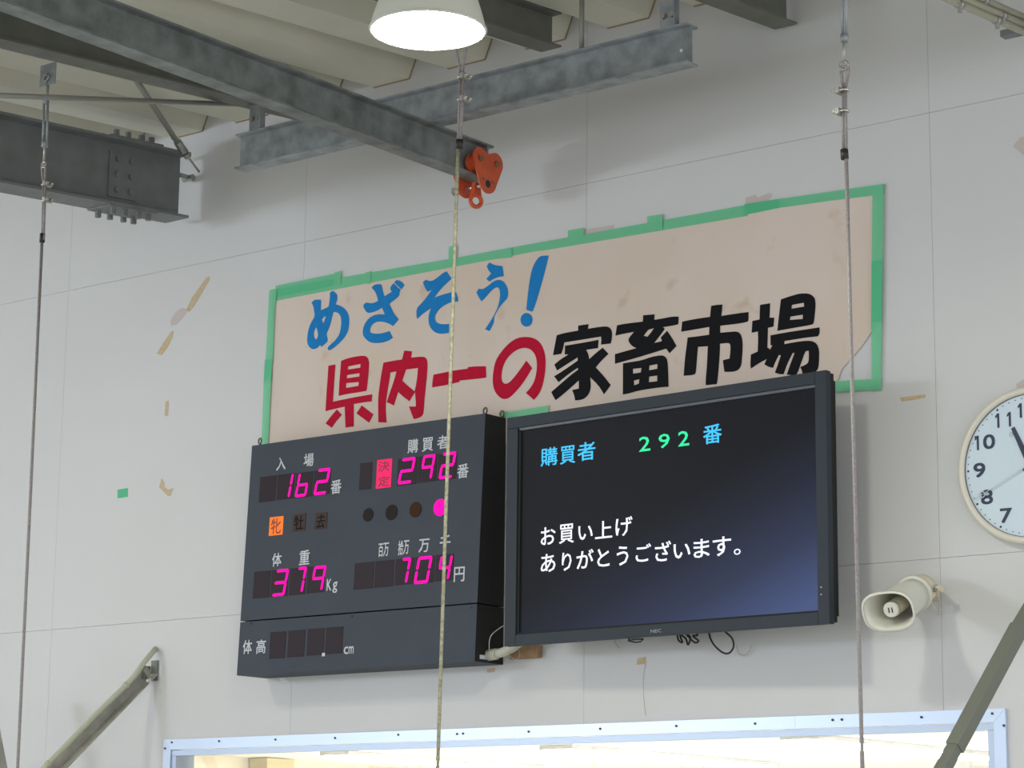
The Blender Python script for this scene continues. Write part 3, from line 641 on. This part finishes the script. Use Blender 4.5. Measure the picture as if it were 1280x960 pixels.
decal('tape_residue', [(609, 836), (619, 835), (618, 840), (609, 841)], 'tan', 'small tan residue below the right end of the LED board', 'tape')
decal('torn_paper', [(349, 848), (354, 847), (358, 850), (362, 853), (352, 852)], 'white', 'small white curl of paper below the LED board left corner', 'paper')
decal('torn_paper', [(1270, 480), (1280, 474), (1290, 478), (1284, 490), (1272, 487)], 'torn', 'pinkish paper scrap tucked over the top of the clock', 'paper')
def hair(px, label):
    P = [on(a, b, .0012) for a, b in px]; t = thing('hairline_crack', P[0], label, 'crack'); obj('crack_line', MB().tube(P, .0010, 5), 'joint', t)
hair([(808, 826), (804, 845), (804, 868), (807, 895)], 'thin dark crack running down the wall below the large display')

# ================================================================== LED BOARD
def corners(tl, tr, bl, ot, ob):
    return on(*tl, ot), on(*tr, ot), on(*bl, ob)
TL, TR, BL = corners((313, 556), (607, 518), (298, 843), .137, .182)
ux = TR-TL; ux[2] = 0; ux[1] = 0
BP = Plane((TL+BL)/2, (1, 0, 0), TL-BL)
u0, vt = BP.uv(313, 556); u1, vt2 = BP.uv(607, 518); ub, vb = BP.uv(298, 843); u1b, vb2 = BP.uv(593, 828)
U0, U1 = (u0+ub)/2, (u1+u1b)/2; VT = (vt+vt2)/2; VB = (vb+vb2)/2
t = thing('led_board', BP.p((U0+U1)/2, VB), 'slate grey LED price board with magenta numbers, left of the large display', 'display'); led = t
us, vs_ = BP.uv(300, 776.5); _, vs2 = BP.uv(597, 754.5); VS = (vs_+vs2)/2
def cab(v0, v1, name, m='board'):
    a = [BP.p(U0, v0), BP.p(U1, v0), BP.p(U1, v1), BP.p(U0, v1)]
    b = [np.array([p[0], -.004, p[2]]) for p in a]
    o = obj(name, MB().add(a+b, [(0, 1, 2, 3), (4, 7, 6, 5), (0, 4, 5, 1), (1, 5, 6, 2), (2, 6, 7, 3), (3, 7, 4, 0)]), m, t, .0015)
    o.data.materials.append(M['boardside'])
    for p in o.data.polygons:
        if abs(p.normal.x) > .8: p.material_index = 1
    return o
cab(VS+.0025, VT, 'main_cabinet'); cab(VB, VS-.0025, 'lower_cabinet')
def cell(pl, ch, b, m, par, n=.0012, th=.0006, off=.0, name='character'):
    u, v, W, H = pl.box(*b)
    c = bpy.data.curves.new('t', 'FONT'); c.body = ch; c.extrude = .001; c.resolution_u = 2
    o = bpy.data.objects.new('t', c); COL.objects.link(o); bpy.context.view_layer.update()
    me = bpy.data.meshes.new_from_object(o.evaluated_get(bpy.context.evaluated_depsgraph_get())); bpy.data.objects.remove(o)
    xs_ = [q.co.x for q in me.vertices]; ys_ = [q.co.y for q in me.vertices]
    x0, x1, y0_, y1_ = min(xs_), max(xs_), min(ys_), max(ys_)
    mb = MB(); e_ = off*max(H, W)
    for k, (du, dv) in enumerate(((-e_, -e_), (e_, -e_), (-e_, e_), (e_, e_))):   # four close strikes make the bold stroke
        mb.add([pl.p(u+du+((q.co.x-x0)/(x1-x0)-.5)*(W-2*e_), v+dv+((q.co.y-y0_)/(y1_-y0_)-.5)*(H-2*e_), n+k*.00005+th*(1 if q.co.z > 0 else 0)) for q in me.vertices], [tuple(p.vertices) for p in me.polygons])
    bpy.data.meshes.remove(me); return obj(name, mb, m, par)
def rect(pl, b, m, par, n0, n1, name):
    u, v, W, H = pl.box(*b); return obj(name, MB().pbox(pl, u-W/2, v-H/2, u+W/2, v+H/2, n0, n1), m, par)
for ch, b in (('入', (346, 571, 357.5, 588.5)), ('場', (380, 566, 392.5, 584)), ('番', (414, 599, 427, 618)), ('購', (510, 548, 523, 567)), ('買', (528, 546, 542, 565)), ('者', (547, 543, 561, 562)), ('番', (572, 579, 586, 598.5)),
              ('体', (340.5, 690.8, 352.3, 708.6)), ('重', (374.5, 687, 387.4, 706.6)), ('K', (408.7, 723.5, 414.7, 738.5)), ('g', (416, 727, 422, 741.5)), ('百', (473.3, 679, 479.5, 696.5)), ('万', (479.7, 678, 486.2, 695.5)),
              ('拾', (498, 675.5, 504.6, 694.4)), ('万', (504.8, 675, 511.5, 693)), ('万', (523.8, 673, 537, 691)), ('千', (550, 668.5, 563.5, 689)), ('円', (567.7, 708, 581, 727.7)),
              ('体', (304, 799.6, 315.3, 818)), ('高', (320.7, 799, 332.5, 817.4)), ('c', (430, 808, 435.3, 818)), ('m', (436.2, 807.5, 442.4, 817.3))):
    cell(BP, ch, b, 'print', led, off=.012)
# digit windows
wins = [(324.5, 594, 345, 628.5), (346.5, 591, 368, 625.5), (369.5, 589, 390.5, 623), (392, 586, 413, 620), (449.7, 577.5, 464.8, 613),
        (497, 571, 521, 608), (522.5, 568, 546, 604), (547.5, 565, 571, 601),
        (317, 713, 337.5, 748.5), (339, 711, 360, 746.5), (362, 709, 382, 744.5), (384, 706.5, 406, 742),
        (443, 702, 467, 737.5), (468.5, 699.5, 492, 735), (494, 697, 517.5, 732), (519, 694.5, 543, 730), (544.5, 692, 567, 727),
        (337.5, 789, 357, 824), (360, 787, 381, 822), (384, 785, 405, 820), (407, 783, 428.5, 818)]
for b in wins: rect(BP, b, 'wintile', led, .0004, .0014, 'digit_window')
SEG = {'0': 'abcdef', '1': 'bc', '2': 'abged', '3': 'abgcd', '4': 'fgbc', '6': 'fgcde', '7': 'abc', '9': 'abcfg', 'b': 'fgcde'}
def digit(ch, b):
    u, v, W, H = BP.box(*b); sh = .17*H; w2 = W-sh
    if ch == '1': w2 = W-sh; 
    T = .125*H*.92
    def P(a, c): return (u-W/2+a+sh*(c/H), v-H/2+c)
    ww = max(w2, .0); mb = MB(); gpx = .012*H
    if ch == '1': ww = w2
    S = {'a': ((gpx, H-T/2), (ww-gpx, H-T/2)), 'g': ((gpx, H/2), (ww-gpx, H/2)), 'd': ((gpx, T/2), (ww-gpx, T/2)),
         'f': ((T/2, H/2+gpx), (T/2, H-gpx)), 'e': ((T/2, gpx), (T/2, H/2-gpx)), 'b': ((ww-T/2, H/2+gpx), (ww-T/2, H-gpx)), 'c': ((ww-T/2, gpx), (ww-T/2, H/2-gpx))}
    for k in SEG[ch]:
        (ax, ay), (bx, by) = S[k]; h = T/2
        if ay == by: pts = [(ax, ay), (ax+h, ay+h), (bx-h, ay+h), (bx, ay), (bx-h, ay-h), (ax+h, ay-h)]
        else: pts = [(ax, ay), (ax-h, ay+h), (ax-h, by-h), (ax, by), (ax+h, by-h), (ax+h, ay+h)]
        mb.prism([BP.p(*P(*q), .0018) for q in pts], BP.N*.0006)
    obj('lit_digit', mb, 'led', led)
for ch, b in (('1', (358, 591.5, 367, 622.5)), ('6', (369.5, 590, 387.5, 622)), ('2', (393, 584.5, 413, 619.5)), ('2', (498, 571, 519.5, 606)), ('9', (525, 567.5, 544.5, 600.5)), ('2', (549, 564, 570.5, 599.5)),
              ('3', (341, 710.6, 361, 746)), ('7', (368.5, 708, 383.5, 741.5)), ('9', (388.5, 706.5, 408, 739.5)), ('7', (498.5, 696.5, 514, 730)), ('0', (518, 694.5, 540.5, 730.5)), ('4', (546.5, 693.5, 566, 726))):
    digit(ch, b)
def tile(b, m, txt, tm, lit):
    o = rect(BP, b, m, led, .0004, .0022, 'lamp_tile'); o['label'] = lit
    u = (b[0]+b[2])/2
    n_ = len(txt); h = (b[3]-b[1])/n_
    for k, ch in enumerate(txt):
        y = b[1]+h*k; cell(BP, ch, (b[0]+2.2, y+2.2, b[2]-2.2, y+h-1.8), tm, o, n=.0023, th=.0004, off=.01)
tile((337, 645, 354, 670), 'ledorange', '牝', 'tiletext2', 'lit orange tile'); tile((366, 641.5, 382, 665), 'dimtile', '牡', 'dimtext', 'unlit dark tile'); tile((394, 640, 409, 662.5), 'dimtile', '去', 'dimtext', 'unlit dark tile')
tile((471, 573, 489.5, 611), 'ledred', '決定', 'tiletext', 'lit pink tile')
for (cx_, cy_, rx, m, lab) in ((460.4, 643.6, 6.3, 'unlit1', 'unlit round lamp'), (489.6, 640.6, 7.4, 'unlit1', 'unlit round lamp'), (519.6, 637.2, 7.4, 'unlit2', 'unlit brown round lamp'), (550.5, 634.4, 8.2, 'led', 'lit magenta round lamp')):
    u, v, W, H = BP.box(cx_-rx, cy_-rx*1.35, cx_+rx, cy_+rx*1.35)
    pts = [(u+W/2*math.cos(q*math.pi/14), v+W/2*1.02*math.sin(q*math.pi/14)) for q in range(28)]
    o = obj('round_lamp', MB().prism([BP.p(a, b, .0004) for a, b in pts], BP.N*.002), m, led); o['label'] = lab
rect(BP, (402.8, 816, 406.4, 820.5), 'print', led, .001, .002, 'decimal_point')
for a, b in ((314.3, 779.5), (590-.5, 759.5), (440, 770.5)):
    u, v = BP.uv(a, b); obj('screw', MB().tube([BP.p(u, v, 0), BP.p(u, v, .002)], .004, 8), 'boardside', led)
for px_, py_ in ((325, 551.5), (606.5, 513.5), (627.5, 517.5)):
    oy = .10 if px_ < 615 else .02
    p = on(px_, py_, oy); q = MB().torus(p, (0.3, 1, 0), .0125, .0035, 16, 6); q.tube([p+np.array([0, 0, -.013]), p+np.array([0, 0, -.03])], .004)
    obj('eye_bolt', q, 'bronze', led)
p0 = BP.p(U1, VB); obj('maker_plate', MB().box((p0[0]+.0008, p0[1]+.03, p0[2]+.012), (p0[0]+.0022, p0[1]+.075, p0[2]+.028)), 'print', led)

# ================================================================== LARGE DISPLAY
a_, b_, c_, d_ = on(635, 522.7, .235), on(1033, 462, .305), on(629.3, 807.8, .235), on(1036, 779.6, .305)
L0 = (a_+c_)/2; R0 = (b_+d_)/2; U = R0-L0; U[2] = 0
TVP = Plane(L0, U, (0, 0, 1)); TW = np.linalg.norm(U); TT = (a_[2]+b_[2])/2-L0[2]; TB = (c_[2]+d_[2])/2-L0[2]
tv = thing('wall_display', TVP.p(TW/2, TB), 'large black wall display showing blue, green and white text', 'display')
sx0, st = TVP.uv(650, 536); sx1, st2 = TVP.uv(1019, 486); _, sb = TVP.uv(646, 792); _, sb2 = TVP.uv(1019, 764)
ST = (st+st2)/2; SB = (sb+sb2)/2; SX0, SX1 = sx0, sx1
def tb(name, u0, v0, u1, v1, n0, n1, m, bev=.0): return obj(name, MB().pbox(TVP, u0, v0, u1, v1, n0, n1), m, tv, bev)
tb('case', .008, TB+.008, TW-.002, TT-.006, -.052, -.03, 'bezeldark')
tb('case', .02, TB+.03, TW-.002, TT-.03, -.062, -.053, 'bezeldark')
tb('case', .08, TB+.08, TW-.08, TT-.08, -.135, -.063, 'bezeldark')
tb('wall_bracket', .35, TB+.2, TW-.45, TT-.2, -.19, -.136, 'bezeldark')
def trap(pts, name, m, n0=-.03, n1=0.0): return obj(name, MB().prism([TVP.p(u, v, n0) for u, v in pts], TVP.N*(n1-n0)), m, tv, .0015)
trap([(0, TT), (TW-.048, TT), (TW-.048, ST+.012), (0, ST+.012)], 'bezel_rail', 'bezel'); trap([(TW-.047, TT), (TW, TT), (TW, TB), (TW-.047, TB)], 'bezel_rail', 'bezel')
trap([(0, ST+.011), (SX0-.012, ST+.011), (SX0-.012, TB), (0, TB)], 'bezel_rail', 'bezel'); trap([(SX0-.011, SB-.004), (TW-.048, SB-.004), (TW-.048, TB), (SX0-.011, TB)], 'bezel_rail', 'bezel')
trap([(SX0-.011, ST+.011), (SX1+.004, ST+.011), (SX1, ST), (SX0, ST)], 'bezel_lip', 'lip', -.03, -.004)
trap([(SX0-.011, ST+.010), (SX0, ST-.001), (SX0, SB), (SX0-.011, SB-.003)], 'bezel_lip', 'bezeldark', -.03, -.006)
trap([(SX0-.011, SB-.004), (SX0, SB+.003), (SX1, SB+.003), (SX1+.005, SB-.004)], 'bezel_lip', 'bezeldark', -.03, -.006)
o = obj('screen', MB().pbox(TVP, SX0-.002, SB-.002, SX1+.003, ST+.002, -.032, -.014), 'screen', tv)
SP = Plane(TVP.p(0, 0, -.014), TVP.U, TVP.V)
def sc(ch, b, m): cell(SP, ch, b, m, tv, n=.0004, th=.0004, off=.009)
for ch, b in (('購', (676, 558, 697, 583.5)), ('買', (700.3, 556, 719.3, 581)), ('者', (722, 551, 744.3, 577)), ('番', (879, 529, 902.3, 556))): sc(ch, b, 'scr_blue')
for ch, b in (('2', (799, 544.7, 813, 565)), ('9', (823.3, 541.3, 837.3, 561)), ('2', (847.8, 537.8, 861.6, 558.4))): sc(ch, b, 'scr_green')
for ch, b in (('お', (676, 657.8, 694.4, 681.9)), ('買', (699, 654, 717.5, 680)), ('い', (723, 656, 741, 675.5)), ('上', (744, 650, 765.4, 674)), ('げ', (769.5, 645, 790.6, 671)),
              ('あ', (676, 691.5, 694.4, 716)), ('り', (702.5, 690, 714.5, 714)), ('が', (720.7, 686, 742, 711.6)), ('と', (746.6, 685, 762, 709)), ('う', (771, 682, 785.6, 707.5)), ('ご', (794.7, 679, 814, 703)), ('ざ', (818.8, 675.7, 839, 702.5)),
              ('い', (842, 678.5, 863, 698.8)), ('ま', (867, 672.7, 887, 698)), ('す', (891, 669.6, 914, 696)), ('。', (917.3, 685.4, 926, 694))): sc(ch, b, 'scr_white')
cell(TVP, 'NEC', (813.5, 786.2, 826.5, 791.2), 'mark', tv, n=.0003, th=.0004, off=.0, name='maker_mark')
for a, b in ((1026.5, 734), (1026.5, 743)):
    u, v = TVP.uv(a, b); obj('status_lamp', MB().pbox(TVP, u-.002, v-.002, u+.002, v+.002, .0002, .001), 'print', tv)

# ------------------------------------------------------------------ things around the displays
def cable(px, r, m, label, name='cable', o=.06, cat='cable'):
    P = [on(*q[:2], q[2] if len(q) > 2 else o) for q in px]
    # Catmull-Rom
    out = []
    for i in range(len(P)-1):
        p0_, p1_, p2_, p3_ = P[max(i-1, 0)], P[i], P[i+1], P[min(i+2, len(P)-1)]
        for k in range(6):
            s_ = k/6; out.append(.5*((2*p1_)+(-p0_+p2_)*s_+(2*p0_-5*p1_+4*p2_-p3_)*s_**2+(-p0_+3*p1_-3*p2_+p3_)*s_**3))
    out.append(P[-1]); t = thing(name, P[0], label, cat); obj('cable_run', MB().tube(out, r, 8), m, t); return t
cable([(886, 788), (888, 798), (894, 808), (904, 816), (912, 816), (917, 808), (915, 798), (907, 790), (903, 784)], .0036, 'black', 'black cable loop hanging below the large display')
cable([(846, 790), (848, 800), (853, 803), (850, 794), (857, 798), (860, 806), (863, 797), (858, 793), (868, 803), (873, 801), (866, 795), (872, 794), (868, 788)], .0036, 'black', 'bunched black cable tangle below the large display, left of the loop')
obj('tied_cord', MB().tube([on(a, b, .245) for a, b in ((784, 795), (787, 800), (790, 803), (786, 801), (790, 799.5), (797, 799), (804, 799), (801, 802), (795, 803), (785, 801))], .003, 8), 'black', tv)
cable([(921, 806), (922, 814), (928, 819), (935, 816), (940, 806)], .001, 'rod', 'thin faint wire curve on the wall right of the black cable loop', o=.01)
cable([(767, 797), (770, 805), (774, 810)], .001, 'rod', 'tiny dark wire end below the large display, left of the tied cord', o=.01)
cable([(611.5, 812, .13), (612, 800, .14), (616, 792, .14), (628, 783, .10), (636, 780, .06)], .0018, 'pvc', 'thin pale wire arching from the plastic pipe end up behind the display')
cable([(636, 811, .10), (637, 819, .10), (643, 824, .10), (649, 822, .10), (649, 814, .10), (645, 809, .08)], .0015, 'rod', 'thin wire ring in front of the plywood block')
P = [on(612, 818.5, .10), on(621, 818.3, .10)]
t = thing('plastic_pipe', P[0], 'grey cream plastic pipe elbow sticking out below the two displays', 'pipe')
obj('pipe', MB().tube([on(617, 818, .10), on(628, 815.5, .10), on(640, 810, .09), on(654, 800, .08), on(664, 788, .07)], .0185, 16), 'pvc', t)
obj('socket', MB().tube([on(610, 819, .10), on(610.6, 819, .10), on(620.4, 817.5, .10), on(621, 817.4, .10)], [.018, .0225, .0225, .020], 18), 'pvc', t)
pa = on(637, 824, .03); pb = on(672, 806, .03)
t = obj('plywood_block', MB().box((0, 0, 0), (pb[0]-pa[0], .028, pb[2]-pa[2])), 'wood', None, .0015); t.location = (pa[0], -.030, pa[2]); tag(t, 'small brown plywood block on the wall below the large display left corner', 'block')

# ================================================================== BRACES
def angle_bar(A, B, wdt, th, m, par, name):
    d = (B-A)/np.linalg.norm(B-A); side = np.array([1., 0, 0]); side = side-d*(side@d); side /= np.linalg.norm(side); upv = np.cross(side, d); upv = upv if upv[2] > 0 else -upv
    pr = [(0, 0), (wdt, 0), (wdt, th), (th, th), (th, wdt), (0, wdt)]
    R_ = [[P+side*(a-wdt/2)+upv*(b-wdt/2) for a, b in pr] for P in (A, B)]
    return obj(name, MB().rings(R_, sm=False), m, par)
A = on(190, 838, .02); B = on(25, 1008, .62)
t = thing('steel_brace', A, 'worn steel angle brace slanting down from the wall at lower left', 'brace')
angle_bar(A, B, .048, .006, 'brace2', t, 'angle_bar')
obj('wall_plate', MB().box((A[0]-.02, -.008, A[2]-.045), (A[0]+.02, -.001, A[2]+.045)), 'brace', t)
obj('gusset', MB().box((A[0]-.026, -.06, A[2]-.04), (A[0]-.022, -.008, A[2]+.02)), 'brace', t)
obj('bolt', hexbolt(MB(), (A[0]+.026, A[1]-.045, A[2]-.05), (1, 0, 0), .011, .01), 'brightsteel', t)
P = [on(194.5, 811, .01), on(190, 816, .04), on(180, 828, .08), on(168, 845, .12), on(157, 857, .155), on(120, 893, .28), on(60, 955, .48), on(10, 1005, .66)]
t2 = thing('conduit', P[0], 'olive grey flexible conduit lying along the steel brace at lower left', 'pipe')
obj('pipe', MB().tube(P, .0125, 12), 'olivepipe', t2)
for q in ((157, 857, .155), (60, 955, .48)):
    c = on(*q); dd = P[5]-P[4]; dd /= np.linalg.norm(dd); obj('pipe_clamp', MB().tube([c-dd*.008, c+dd*.008], .0165, 12), 'olivepipe', t2)
A = on(1330, 690, .05); B = on(1193, 935, .60); C2 = on(1150, 1012, .78); K = on(1274, 784, .28)
t = thing('steel_brace', A, 'dark grey-green tubular brace crossing the right corner of the window', 'brace')
def sqtube(A, B, wa, wb, name, m='brace'):
    d = (B-A)/np.linalg.norm(B-A); s1 = np.array([1., 0, 0]); s1 = s1-d*(s1@d); s1 /= np.linalg.norm(s1); s2 = np.cross(d, s1)
    obj(name, MB().rings([[P+s1*a*w_/2+s2*b*w_/2 for a, b in ((-1, -1), (1, -1), (1, 1), (-1, 1))] for P, w_ in ((A, wa), (B, wb))], sm=False), m, t, .004)
sqtube(A, K, .040, .040, 'upper_tube'); sqtube(K, B, .047, .047, 'tube'); sqtube(B, C2, .039, .039, 'inner_tube')
obj('wall_plate', MB().box((A[0]-.06, -.01, A[2]-.02), (A[0]+.06, -.001, A[2]+.14)), 'brace', t)
obj('stub', MB().box((A[0]-.03, -.06, A[2]-.01), (A[0]+.03, -.01, A[2]+.05)), 'brace', t)
A = on(-60, 760, .02); B = on(40, 1090, .35)
t = thing('steel_post', A, 'grey-green sloping strut showing in the bottom left corner', 'brace')
A_, B_ = on(-14, 860, .4), on(24, 1060, .4)
d = B_-A_; obj('strut', MB().rings([[P+np.array([a, b, 0]) for a, b in ((-.06, -.02), (.0, -.02), (.0, .02), (-.06, .02))] for P in (A_+np.array([0, 0, 0]), B_)], sm=False), 'brace2', t)

# ================================================================== HORN LOUDSPEAKER
P1 = on(1110.5, 764.5, .36); P0 = on(1151, 737, .10)
d = (P1-P0); Lh = np.linalg.norm(d); d /= Lh
s1 = np.array([1., 0, 0]); s1 = s1-d*(s1@d); s1 /= np.linalg.norm(s1); s2 = np.cross(s1, d); s2 = s2 if s2[2] > 0 else -s2
t = thing('horn_speaker', on(1168, 742, .0), 'ivory horn loudspeaker on a wall bracket, right of the large display', 'loudspeaker')
def sq(s_, a, b, e, n=40):
    R_ = []
    for k in range(n):
        q = 2*math.pi*k/n; c, s__ = math.cos(q), math.sin(q)
        R_.append(P0+d*s_+s1*(a*math.copysign(abs(c)**(2/e), c))+s2*(b*math.copysign(abs(s__)**(2/e), s__)))
    return R_
outer = [(.06, .056, .056, 2), (.11, .060, .057, 2.1), (.16, .064, .058, 2.2), (Lh*.75, .070, .058, 2.3), (Lh*.92, .083, .061, 2.5), (Lh, .092, .066, 2.7)]
inner = [(s_-.002 if s_ < Lh else s_, a-.004, b-.004, e) for s_, a, b, e in reversed(outer)]
obj('horn_bell', MB().rings([sq(*o_) for o_ in outer]+[sq(*o_) for o_ in inner], cap0=True, cap1=True), 'horn', t)
obj('rim', MB().rings([sq(Lh-.004, .092, .066, 2.7), sq(Lh-.004, .096, .070, 2.7), sq(Lh+.004, .096, .070, 2.7), sq(Lh+.004, .089, .063, 2.7)], cap0=False, cap1=False), 'horn', t)
obj('driver', MB().rings([sq(s_, r, r, 2) for s_, r in ((-.03, .040), (-.02, .050), (.0, .052), (.05, .052), (.058, .045))]), 'plug', t)
obj('band', MB().rings([sq(s_, r, r, 2) for s_, r in ((.045, .055), (.045, .064), (.062, .064), (.062, .055))]), 'horn', t)
pg = obj('centre_plug', MB().rings([sq(s_, r, r*.95, 2.2, 24) for s_, r in ((.07, .030), (Lh-.04, .026), (Lh-.035, .024))]), 'plug', t)
cp = obj('plug_cap', MB().rings([sq(s_, r, r*.95, 2.2, 24) for s_, r in ((Lh-.040, .0275), (Lh-.022, .0275), (Lh-.018, .024))]), 'horn', t)
for a in (-.006, .006): 
    c = P0+d*(Lh-.0175)+s1*a; obj('plug_slot', MB().tube([c-s2*.009, c+s2*.009], .0022, 6), 'black', t)
mt = on(1168, 742, 0)
obj('bracket_foot', MB().box((mt[0]-.02, -.012, mt[2]-.025), (mt[0]+.02, -.001, mt[2]+.025)), 'plug', t)
obj('bracket_arm', MB().box((mt[0]-.012, -.07, mt[2]-.013), (mt[0]+.012, -.012, mt[2]+.013)), 'plug', t)
cb = P0+d*.01; ub_ = []
for k in range(13):
    q = math.pi*k/12; ub_.append(cb+s1*(.066*math.cos(q))-d*(.055*math.sin(q)))
obj('yoke', MB().tube([cb+s1*.066+d*.02]+ub_+[cb-s1*.066+d*.02], .0065, 8), 'rod', t)
obj('yoke_knob', hexbolt(MB(), cb-s1*.064-s2*.0, -s1, .012, .02, 8), 'black', t); obj('yoke_knob', hexbolt(MB(), cb+s1*.064, s1, .012, .02, 8), 'plug', t)
cable([(1172, 745, .01), (1175, 756, .01), (1173, 768, .01), (1168, 760, .04), (1160, 750, .06)], .003, 'pvc', 'pale lead wire hanging behind the horn loudspeaker')

# ================================================================== CLOCK
cc = on(1294, 583, 0); R = .273
t = thing('wall_clock', cc, 'round white wall clock with cream rim cut by the right edge', 'clock')
def crings(l, s=72): return [[(cc[0]+r*math.cos(2*math.pi*k/s), -o_, cc[2]+r*math.sin(2*math.pi*k/s)) for k in range(s)] for r, o_ in l]
obj('rim', MB().rings(crings([(R-.012, .001), (R, .012), (R+.001, .035), (R-.004, .048), (R-.014, .053), (R-.023, .050), (R-.026, .040)]), cap0=True, cap1=False), 'clockrim', t)
obj('inner_ring', MB().rings(crings([(R-.0255, .041), (R-.0275, .042), (R-.0275, .036)]), cap0=False, cap1=False), 'clockring', t)
obj('face', MB().rings(crings([(R-.026, .034), (R-.026, .0365)])), 'clockface', t)
CP = Plane((cc[0], -.0366, cc[2]), (1, 0, 0), (0, 0, 1))
for k in range(60):
    a = math.radians(6*k); r_ = .235; x_, z_ = r_*math.sin(a), r_*math.cos(a); q = .0042 if k % 5 == 0 else .0022
    c = CP.p(x_, z_, 0); obj('minute_dot', MB().tube([c, c+CP.N*.0006], q, 10), 'clockink', t)
def numeral(s_, u, v, h, wd):
    if s_ == '1':
        w_ = .0085; P_ = [(w_/2, -h/2), (w_/2, h/2), (-w_/2+.001, h/2), (-w_/2-.007, h/2-.009), (-w_/2-.007, h/2-.017), (-w_/2, h/2-.012), (-w_/2, -h/2)]
        obj('numeral', MB().prism([CP.p(u+.003+a, v+b, .0004) for a, b in P_], CP.N*.0004), 'clockink', t); return
    c = bpy.data.curves.new('t', 'FONT'); c.body = s_; c.extrude = .001
    o = bpy.data.objects.new('t', c); COL.objects.link(o); bpy.context.view_layer.update()
    me = bpy.data.meshes.new_from_object(o.evaluated_get(bpy.context.evaluated_depsgraph_get())); bpy.data.objects.remove(o)
    X = [q.co.x for q in me.vertices]; Y = [q.co.y for q in me.vertices]; x0, x1, a0, a1 = min(X), max(X), min(Y), max(Y)
    mb = MB(); e_ = .0014
    for k_, (du, dv) in enumerate(((-e_, -e_), (e_, -e_), (-e_, e_), (e_, e_))):
        mb.add([CP.p(u+du+((q.co.x-x0)/(x1-x0)-.5)*(wd-2*e_), v+dv+((q.co.y-a0)/(a1-a0)-.5)*(h-2*e_), .0004+k_*.00005+(.0004 if q.co.z > 0 else 0)) for q in me.vertices], [tuple(p.vertices) for p in me.polygons])
    bpy.data.meshes.remove(me); obj('numeral', mb, 'clockink', t)
for k in range(1, 13):
    a = math.radians(30*k); r_ = .192; u_, v_ = r_*math.sin(a), r_*math.cos(a)
    if k < 10: numeral(str(k), u_, v_, .051, .045)
    else:
        numeral('1', u_-(.022 if k == 11 else .032), v_, .051, .019); numeral(str(k)[1], u_+(.022 if k == 11 else .014), v_, 0.051, .019 if k == 11 else .045)
def hand(deg, L_, w0, w1, n0, m, name, tail=.03):
    a = math.radians(deg); D_ = np.array([math.sin(a), math.cos(a)]); S_ = np.array([math.cos(a), -math.sin(a)])
    pts = [D_*-tail-S_*w0, D_*-tail+S_*w0, D_*L_+S_*w1, D_*L_-S_*w1]
    return obj(name, MB().prism([CP.p(p[0], p[1], n0) for p in pts], CP.N*.0012), m, t)
hand(-24, .148, .012, .0068, .002, 'clockink', 'hour_hand'); hand(48, .2, .008, .005, .005, 'clockink', 'minute_hand')
hand(244, .236, .0012, .0010, .008, 'pale', 'second_hand', .05)
u_, v_ = .20*math.sin(math.radians(244)), .20*math.cos(math.radians(244)); obj('hand_ring', MB().torus(CP.p(u_, v_, .009), (0, 1, 0), .010, .0022, 16, 6), 'pale', t)
u_, v_ = -.068, .112; obj('hand_ring', MB().torus(CP.p(u_, v_, .001), (0, 1, 0), .0065, .0012, 14, 6), 'pale', t)
obj('hub', MB().tube([CP.p(0, 0, .002), CP.p(0, 0, .011)], .010, 16), 'clockink', t)
